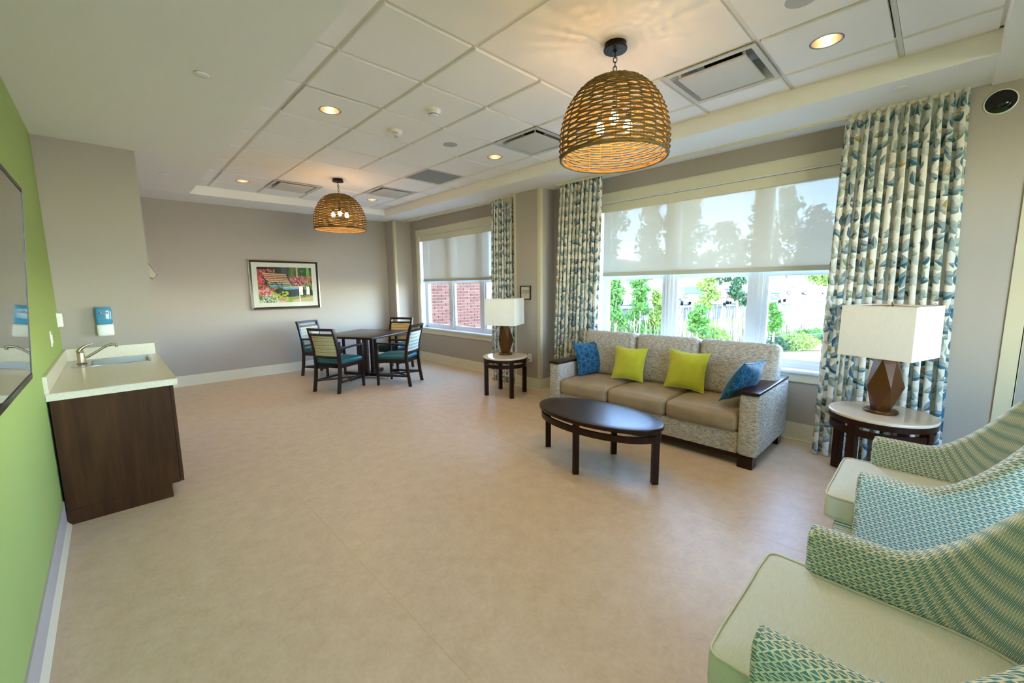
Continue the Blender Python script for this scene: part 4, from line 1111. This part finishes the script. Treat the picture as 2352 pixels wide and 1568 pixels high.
for x in (xf+.06, xb-.075):
    for y in (YL-AW/2-.01, YRr+AW/2+.01): O('foot', MB().prism([(x-.055, y-.058), (x+.055, y-.058), (x+.055, y+.058), (x-.055, y+.058)], 0, .103), espresso, sf, bevel=.004)
cw = (yi1-yi0)/3
for k in range(3):
    yc = yi0+cw*(k+.5)
    O('seat_cushion', MB().rbox(xf+.345, yc, .368, .69, cw-.006, .165, .045, 11, (.02, 0, .028)), taupe, sf, smooth=60)
by0, by1 = YRr+.035, YL-.06; bwid = (by1-by0)/3
for k in range(3):
    yc = by0+bwid*(k+.5)
    mb = MB().rbox(0, 0, .265, .21, bwid-.008, .53 if k else .53, .055, 12, (.03, 0, .0))
    o = O('back_cushion', mb, tweedm, sf, smooth=60); o.location = (3.125, yc, .445); o.rotation_euler = (0, math.radians(9), 0)

def pillow(label, mat_f, mat_b, pipe, loc, n, up_tilt, size=.40, thick=.075, roll=0, name='throw_pillow', group='throw pillows on the sofa'):
    """local: x right, y up, z out of the front face"""
    t = thing(name, label, 'pillow', loc, 0, group)
    h = size/2; N = 22
    def shp(u, v, sg):
        a, b = u*2-1, v*2-1
        pin = 1-.11*(1-b*b)*abs(a)**2; pin2 = 1-.11*(1-a*a)*abs(b)**2
        z = thick*((1-a**2)*(1-b**2))**.55*(1+.12*math.sin(3*a+2*b))
        return (a*h*pin, b*h*pin2, sg*z)
    f = MB().grid(lambda u, v: shp(u, v, 1), N, N, uvfn=lambda u, v: (u*size, v*size)); b = MB().grid(lambda u, v: shp(1-u, v, -1), N, N, uvfn=lambda u, v: (u*size, v*size))
    O('front', f, mat_f, t, smooth=180); O('back', b, mat_b, t, smooth=180)
    ed = [shp(u, 0, 0) for u in [i/N for i in range(N)]]+[shp(1, v, 0) for v in [i/N for i in range(N)]]+[shp(1-u, 1, 0) for u in [i/N for i in range(N)]]+[shp(0, 1-v, 0) for v in [i/N for i in range(N)]]
    O('piping', MB().tube(ed, .0045, 6, closed=True), pipe, t, smooth=60)
    n = Vector(n).normalized(); up = Vector((0, 0, 1)); x = up.cross(n).normalized(); y = n.cross(x)
    y = (y*math.cos(roll)-x*math.sin(roll)).normalized(); x = y.cross(n)
    m = Matrix.Identity(3)
    for i in range(3): m[i][0], m[i][1], m[i][2] = x[i], y[i], n[i]
    t.rotation_euler = m.to_euler(); return t
limep = Mat('lime_piping', 'c3c94a', .7); bluep_ = Mat('blue_piping', '1d5876', .7)
pillow('lime green pillow left of centre on the sofa', lime, lime, limep, (2.915, .205, .660), (-1, -.10, .30), 0, .375, .07, roll=.0)
pillow('lime green pillow right of centre on the sofa', lime, lime, limep, (2.915, -.435, .672), (-1, -.06, .30), 0, .395, .07, roll=-.03)
pillow('blue star patterned pillow in the left corner of the sofa', starm, bluevel, bluep_, (2.925, .755, .658), (-.22, -.92, .26), 0, .40, .07, roll=.0)
pillow('blue pillow leaning on the right arm of the sofa, star pattern turned away', starm, bluevel, bluep_, (2.735, -1.005, .690), (-.15, -.87, -.46), 0, .40, .085, roll=-.05)

# ================================================================== COFFEE TABLE AND SIDE TABLES
def ell(a, b, n=72): return [(a*math.cos(2*PI*i/n), b*math.sin(2*PI*i/n)) for i in range(n)]
cf = thing('coffee_table', 'dark oval wood coffee table in front of the sofa', 'coffee table', (1.715, -.185, 0))
O('top', MB().pad(ell(.318, .585), (0, 0), .425, .458, .008, 0, 5), espresso, cf, smooth=40)
def band(a, b, t, z0, z1, n=72):
    o = ell(a, b, n); i = ell(a-t, b-t, n); mb = MB()
    mb.add([(x, y, z0) for x, y in o]+[(x, y, z1) for x, y in o]+[(x, y, z0) for x, y in i]+[(x, y, z1) for x, y in i],
           [(k, (k+1) % n, n+(k+1) % n, n+k) for k in range(n)]+[(2*n+(k+1) % n, 2*n+k, 3*n+k, 3*n+(k+1) % n) for k in range(n)]+[(n+k, n+(k+1) % n, 3*n+(k+1) % n, 3*n+k) for k in range(n)]+[((k+1) % n, k, 2*n+k, 2*n+(k+1) % n) for k in range(n)])
    return mb
O('apron', band(.300, .565, .022, .345, .395), espresso, cf, smooth=40)
for x, y, r in ((0, .540, .78), (-.285, 0, .78), (.285, 0, .78), (0, -.540, .78)):
    O('leg', MB().cbox(0, 0, .2125, .05, .05, .425), espresso, cf, bevel=.003, loc=(x, y, 0), rot=(0, 0, PI/4))
def side_table(label, loc, rz, R=.318):
    t = thing('side_table', label, 'side table', loc, rz, 'round side tables')
    O('top', MB().pad(ell(R, R), (0, 0), .530, .553, .008, 0, 5), creamtop, t, smooth=40)
    O('top_edge', band(R-.004, R-.004, .02, .490, .530), espresso, t, smooth=40)
    O('apron', band(R-.014, R-.014, .02, .412, .462), espresso, t, smooth=40)
    for k in range(4):
        a = PI/2*k; O('leg', MB().cbox(0, 0, .265, .055, .055, .530), espresso, t, bevel=.003, loc=((R-.034)*math.cos(a), (R-.034)*math.sin(a), 0), rot=(0, 0, a))
    return t
R60 = math.radians(63)
side_table('round cream topped side table by the wall column, left of the sofa', (2.80, 2.095, 0), R60)
side_table('round cream topped side table right of the sofa, beside the armchairs', (2.937, -1.908, 0), R60)
def table_lamp(label, loc, rz, brz):
    t = thing('table_lamp', label, 'table lamp', loc, rz, 'table lamps')
    bs = O('base', MB().lathe([(0, 0), (.098, 0), (.100, .004), (.100, .018), (.094, .024), (0, .024)], 44, cap=False), bronze, t, smooth=35)
    O('usb_port', MB().box(-.012, .012, -.1015, -.098, .006, .018), blackm, bs, rot=(0, 0, brz-rz))
    body = MB(); n = 5; rings = [(.062, .024, 0), (.118, .205, .5), (.068, .415, 0)]
    V = []
    for r, z, o in rings:
        for i in range(n): a = 2*PI*(i+o)/n+brz; V.append((r*math.cos(a), r*math.sin(a), z))
    F = []
    for k in range(2):
        for i in range(n):
            j = (i+1) % n
            if k == 0: F += [(i, j, n+i), (j, n+j, n+i)]
            else: F += [(n+i, n+j, 2*n+j), (n+i, 2*n+j, 2*n+i)]
    F += [tuple(range(n-1, -1, -1)), tuple(2*n+i for i in range(n))]
    O('body', body.add(V, F), bronze, t)
    O('neck', MB().tube([(0, 0, .41), (0, 0, .82)], .007, 8), brassm, t)
    s = .218; z0, z1 = .432, .805; th = .003
    sh = MB()
    def sq(r, z): return [(-r, -r, z), (r, -r, z), (r, r, z), (-r, r, z)]
    sh.add(sq(s, z0)+sq(s*.985, z1)+sq(s-th, z0)+sq(s*.985-th, z1), [(i, (i+1) % 4, 4+(i+1) % 4, 4+i) for i in range(4)]+[(8+(i+1) % 4, 8+i, 12+i, 12+(i+1) % 4) for i in range(4)]+[(4+i, 4+(i+1) % 4, 12+(i+1) % 4, 12+i) for i in range(4)]+[((i+1) % 4, i, 8+i, 8+(i+1) % 4) for i in range(4)])
    so = O('shade', sh, shadem, t)
    tape = Mat('tape', 'f2ead6', .8)
    O('trim_tape', MB().frame(-s-.001, s+.001, -s-.001, s+.001, .0045, z0, z0+.007, 'z'), tape, so)
    O('trim_tape', MB().frame(-s*.985-.001, s*.985+.001, -s*.985-.001, s*.985+.001, .0045, z1-.007, z1, 'z'), tape, so)
    O('spider', MB().tube([(-s*.97, 0, z1-.012), (0, 0, z1+.0), (s*.97, 0, z1-.012)], .0022, 6).tube([(0, -s*.97, z1-.012), (0, 0, z1+.0), (0, s*.97, z1-.012)], .0022, 6), brassm, so)
    O('finial', MB().lathe([(0, .812), (.006, .813), (.009, .822), (.006, .831), (0, .833)], 14, cap=False), brassm, t, smooth=60)
    return t
table_lamp('bronze faceted lamp with square white shade on the far side table', (2.87, 2.165, .553), math.radians(26), math.radians(40))
table_lamp('bronze faceted lamp with square white shade on the near side table', (2.932, -1.905, .553), math.radians(-18), math.radians(-30))

# ================================================================== DINING SET
UV_ = math.radians(28.8)
dt = thing('dining_table', 'dark square pedestal dining table in the far corner', 'dining table', (1.975, 4.75, 0), UV_)
O('top', MB().rbox(0, 0, .735, 1.20, 1.10, .034, .008, 4), espresso, dt, smooth=40)
for sx in (-1, 1):
    for sy in (-1, 1): O('post', MB().cbox(0, 0, .385, .055, .055, .67), espresso_dk, dt, loc=(sx*.075-.10, sy*.075-.05, 0), bevel=.003)
for k, (dx, dy) in enumerate(((1, 0), (0, 1))):
    ft = O('foot', MB().bar((-.10-dx*.45, -.05-dy*.45, .05), (-.10+dx*.45, -.05+dy*.45, .05), .065, .05), espresso_dk, dt, bevel=.004)
    for sg in (-1, 1): O('glide', MB().lathe([(.014, 0), (.014, .02), (.006, .03)], 12), nickel, ft, loc=(-.10+dx*.42*sg, -.05+dy*.42*sg, 0))
O('top_bracket', MB().bar((-.42, -.05, .705), (.22, -.05, .705), .07, .025).bar((-.10, -.37, .704), (-.10, .27, .704), .07, .024), espresso_dk, dt)
def dining_chair(label, loc, rz, weave):
    """local +x is forward, origin under the seat centre"""
    t = thing('dining_chair', label, 'dining chair', loc, rz, 'dining chairs'); D = espresso_dk
    O('seat', MB().rbox(.005, 0, .452, .50, .475, .07, .03, 9, (0, 0, .018)), tealv, t, smooth=60)
    O('seat_frame', MB().frame(-.245, .25, -.235, .235, .03, .365, .425, 'z'), D, t, bevel=.003)
    for sy in (-1, 1):
        y = sy*.222
        pts = [(-.300, y*1.02, 0), (-.268, y, .20), (-.245, y, .42), (-.258, y, .62), (-.300, y, .80), (-.345, y, .955)]
        leg = MB()
        for a, b in zip(pts[:-1], pts[1:]): 
            w0, w1 = .042, .038
            leg.hexa([(a[0]-.022, a[1]-.017, a[2]), (a[0]+.022, a[1]-.017, a[2]), (a[0]+.022, a[1]+.017, a[2]), (a[0]-.022, a[1]+.017, a[2])], [(b[0]-.020, b[1]-.017, b[2]), (b[0]+.020, b[1]-.017, b[2]), (b[0]+.020, b[1]+.017, b[2]), (b[0]-.020, b[1]+.017, b[2])])
        O('rear_leg', leg, D, t)
        O('front_leg', MB().hexa([(.222, y-.017, 0), (.258, y-.017, 0), (.258, y+.017, 0), (.222, y+.017, 0)], [(.218, y-.02, .655), (.258, y-.02, .655), (.258, y+.02, .655), (.218, y+.02, .655)]), D, t, bevel=.003)
        O('arm', MB().prism([(-.255, .632), (-.10, .640), (.10, .652), (.262, .655), (.268, .668), (.255, .678), (.08, .676), (-.10, .668), (-.26, .662)], y-.022, y+.022, 'y'), D, t, bevel=.004)
        O('side_rail', MB().bar((-.262, y, .16), (.24, y, .16), .022, .03), D, t)
    def rail(name, z0, z1, m=D, th=.03, yy=.222):
        def X(z): return -.245-.013*(z-.42)/.2 if z < .62 else (-.258-.042*(z-.62)/.18 if z < .80 else -.300-.045*(z-.80)/.155)
        n = 8; mb = MB()
        for i in range(n):
            a, b = -yy+2*yy*i/n, -yy+2*yy*(i+1)/n; ca, cb_ = .022*(1-(a/yy)**2), .022*(1-(b/yy)**2)
            mb.hexa([(X(z0)-th/2-ca, a, z0), (X(z0)+th/2-ca, a, z0), (X(z0)+th/2-cb_, b, z0), (X(z0)-th/2-cb_, b, z0)], [(X(z1)-th/2-ca, a, z1), (X(z1)+th/2-ca, a, z1), (X(z1)+th/2-cb_, b, z1), (X(z1)-th/2-cb_, b, z1)])
        return O(name, mb, m, t)
    rail('top_rail', .918, .957); rail('upper_rail', .845, .878); rail('lower_rail', .505, .545)
    def X(z): return -.245-.013*(z-.42)/.2 if z < .62 else (-.258-.042*(z-.62)/.18 if z < .80 else -.300-.045*(z-.80)/.155)
    def bk(u, v):
        a = (u*2-1); z = .540+.31*v; q = 1 if u <= 1 else -1
        return (X(z)-.022*(1-a*a), a*.198, z)
    NB = 14; f = MB()
    for sg in (1, -1):
        f.grid(lambda u, v: (bk(u, v)[0]+sg*(.014+.012*((1-(2*u-1)**4)*(1-(2*v-1)**4))), bk(u, v)[1]*sg*-1 if False else bk(u, v)[1], bk(u, v)[2]), NB, NB, uvfn=lambda u, v: (u*.396, v*.31))
    me = O('back_panel', f, weave, t, smooth=180)
    O('stretcher', MB().bar((-.262, -.21, .16), (.24, .21, .16), .024, .028).bar((-.262, .21, .159), (.24, -.21, .159), .024, .027), D, t)
    return t
dining_chair('dark dining chair with an olive woven back nearest the camera, left of the table', (1.272, 4.165, 0), math.radians(26), oliveback)
dining_chair('dark dining chair with a pale woven back, right of the table, seen from behind', (2.072, 3.842, 0), math.radians(125), blueback)
dining_chair('dark dining chair behind the olive one, far left of the table', (1.50, 5.43, 0), math.radians(298), oliveback if False else woven_back('grey_weave', [('d8d2c0', '1c1a18'), ('e0dccb', '3a3632'), ('d9cfa8', '8f8a5a'), ('d6d2c4', '2a2826')]))
dining_chair('dark dining chair with a gold woven back facing the room, by the window', (2.56, 4.90, 0), math.radians(210), goldback)

# ================================================================== ARMCHAIRS
def armchair(label, loc):
    """local: +y is the front, origin under the seat, arms start at y = 0"""
    t = thing('armchair', label, 'armchair', loc, 0, 'armchairs')
    HW, TH = .333, .088
    # centre line of the tub: left arm front -> back -> right arm front
    path = []
    N1, N2 = 16, 40
    yc, ry = -.30, .405
    for i in range(N1): path.append((-HW, yc*i/N1))
    for i in range(N2+1):
        a = PI+PI*i/N2
        cx = math.copysign(abs(math.cos(a))**.80, math.cos(a)); cy = -abs(math.sin(a))**.80
        path.append((HW*cx, yc+ry*cy))
    for i in range(N1): path.append((HW, yc*(N1-1-i)/N1))
    n = len(path)
    def height(y):
        d = max(0, -y-.20); h = .632+2.55*d**1.72
        return h if h < 1.0 else 1.0+.09*(1-math.exp(-(h-1.0)/.09))
    prof = []                                                          # (side offset -1..1 , height parameter): outer bottom up, over the top, down inside
    for k in range(9): prof.append((1, k/8*.94))
    for k in range(1, 8): a = PI*k/8; prof.append((math.cos(a), .94+.06*math.sin(a)))
    for k in range(9): prof.append((-1, .94*(1-k/8)))
    m = len(prof); V = []; UVs = []; s = 0
    for i, (x, y) in enumerate(path):
        a, b = path[max(0, i-1)], path[min(n-1, i+1)]; tx, ty = b[0]-a[0], b[1]-a[1]; L = math.hypot(tx, ty); tx, ty = tx/L, ty/L
        nx, ny = ty, -tx                                              # points outward (left of travel is inside)
        if nx*x+ny*(y-yc*.6) < 0: nx, ny = -nx, -ny
        if i: s += math.dist(path[i-1], (x, y))
        h = height(y); th = TH*(1+.35*min(1, max(0, -y-.3)/.35)); rec = .012*math.exp(-min(s, 9)/.02)
        lean = .10*max(0, -y-.35)/.35                                  # the back leans outward as it rises
        w = 0; last = None
        for off, kz in prof:
            bot = .15 if off > 0 else .30
            z = bot+(h-bot)*kz
            zz = max(0, z-.45)
            o = off*th/2*(1-.10*(1-kz)*(off > 0)) + lean*zz
            p = (x+nx*o, y+ny*o, z)
            if last: w += math.dist(p, last)
            last = p; V.append(p); UVs.append((s, w))
    F = []
    for i in range(n-1):
        for k in range(m-1): F.append((i*m+k, (i+1)*m+k, (i+1)*m+k+1, i*m+k+1))
    sh = MB().add(V, F, UVs)
    # fronts of the arms: slightly domed caps
    for i, sg in ((0, 1), (n-1, -1)):
        ring = [V[i*m+k] for k in range(m)]; c = Vector((sum(p[0] for p in ring)/m, .012, .42)); b = len(sh.v)
        for q, dy in ((1, 0), (.94, .010), (.6, .016)):
            for k, p in enumerate(ring):
                x = c.x+(p[0]-c.x)*q; z = p[2]-(p[2]-.42)*(1-q)*.3; sh.v.append((x, p[1]+dy, z)); sh.uv[len(sh.v)-1] = (x, z)
        for r in range(2):
            for k in range(m-1):
                q = (b+r*m+k, b+r*m+k+1, b+(r+1)*m+k+1, b+(r+1)*m+k); sh.f.append(q if sg > 0 else q[::-1])
        e = b+2*m; 
        for k in range(m//2): q = (e+k, e+k+1, e+m-2-k, e+m-1-k); sh.f.append(q if sg > 0 else q[::-1])
    O('tub_shell', sh, zigm, t, smooth=50)
    fr = MB().rbox(0, .045, .255, .70, .09, .19, .012, 5); 
    for i, v in enumerate(fr.v): fr.uv[i] = (v[0], v[2])
    O('front_rail', fr, zigm, t, smooth=45)
    O('deck', MB().box(-.29, .29, -.55, .08, .17, .345), sagem, t)
    # T shaped seat cushion
    def arcpts(cx, cy, r, a0, a1, n=5): return [(cx+r*math.cos(a0+(a1-a0)*i/n), cy+r*math.sin(a0+(a1-a0)*i/n)) for i in range(n+1)]
    fy, ex, ix, by = .138, .325, .285, -.60
    out = arcpts(ex-.035, fy-.035, .035, 0, PI/2)+[(x*.1, fy+.004) for x in (2, 1, 0, -1, -2)]+arcpts(-ex+.035, fy-.035, .035, PI/2, PI)+[(-ex, .06), (-ex, .03)]+arcpts(-ex+.012, .022, .012, PI, PI*1.45, 3)+[(-ix-.002, -.012), (-ix, -.06), (-ix, -.15), (-ix, -.25)]
    out += [(-ix*math.cos(a)**.8, -.30+(by+.30)*math.sin(a)**.8) for a in [PI/2*k/10 for k in range(1, 10)]]+[(0, by)]
    half = out
    right = [(ix*math.cos(a)**.8, -.30+(by+.30)*math.sin(a)**.8) for a in [PI/2*k/10 for k in range(9, 0, -1)]]+[(ix, -.25), (ix, -.15), (ix, -.06), (ix+.002, -.012)]+arcpts(ex-.012, .022, .012, -PI*.45, 0, 3)+[(ex, .03), (ex, .06)]
    out = half+right
    cu = O('seat_cushion', MB().pad(out, (0, -.12), .352, .470, .022, .022, 9), sagem, t, smooth=60)
    def loop(z, k): 
        pts = []
        for x, y in out: d = Vector((x, y+.12)); q = d*((d.length-k)/d.length); pts.append((q.x, q.y-.12, z))
        return pts
    O('piping', MB().tube(loop(.4685, .006), .0048, 6, closed=True), pipem, cu, smooth=60); O('piping', MB().tube(loop(.3535, .006), .0048, 6, closed=True), pipem, cu, smooth=60)
    for sx in (-1, 1): O('leg', MB().hexa([(sx*.30-.014, .02, 0), (sx*.30+.014, .02, 0), (sx*.30+.014, .048, 0), (sx*.30-.014, .048, 0)], [(sx*.30-.022, .01, .165), (sx*.30+.022, .01, .165), (sx*.30+.022, .054, .165), (sx*.30-.022, .054, .165)]), espresso, t)
    for sx in (-1, 1): O('leg', MB().hexa([(sx*.24-.014, -.68, 0), (sx*.24+.014, -.68, 0), (sx*.24+.014, -.652, 0), (sx*.24-.014, -.652, 0)], [(sx*.22-.022, -.62, .165), (sx*.22+.022, -.62, .165), (sx*.22+.022, -.576, .165), (sx*.22-.022, -.576, .165)]), espresso, t)
    return t
armchair('zigzag patterned armchair with a sage seat nearest the camera', (.2925, -1.888, 0))
armchair('zigzag patterned armchair with a sage seat between the nearest armchair and the side table', (1.64, -1.955, 0))
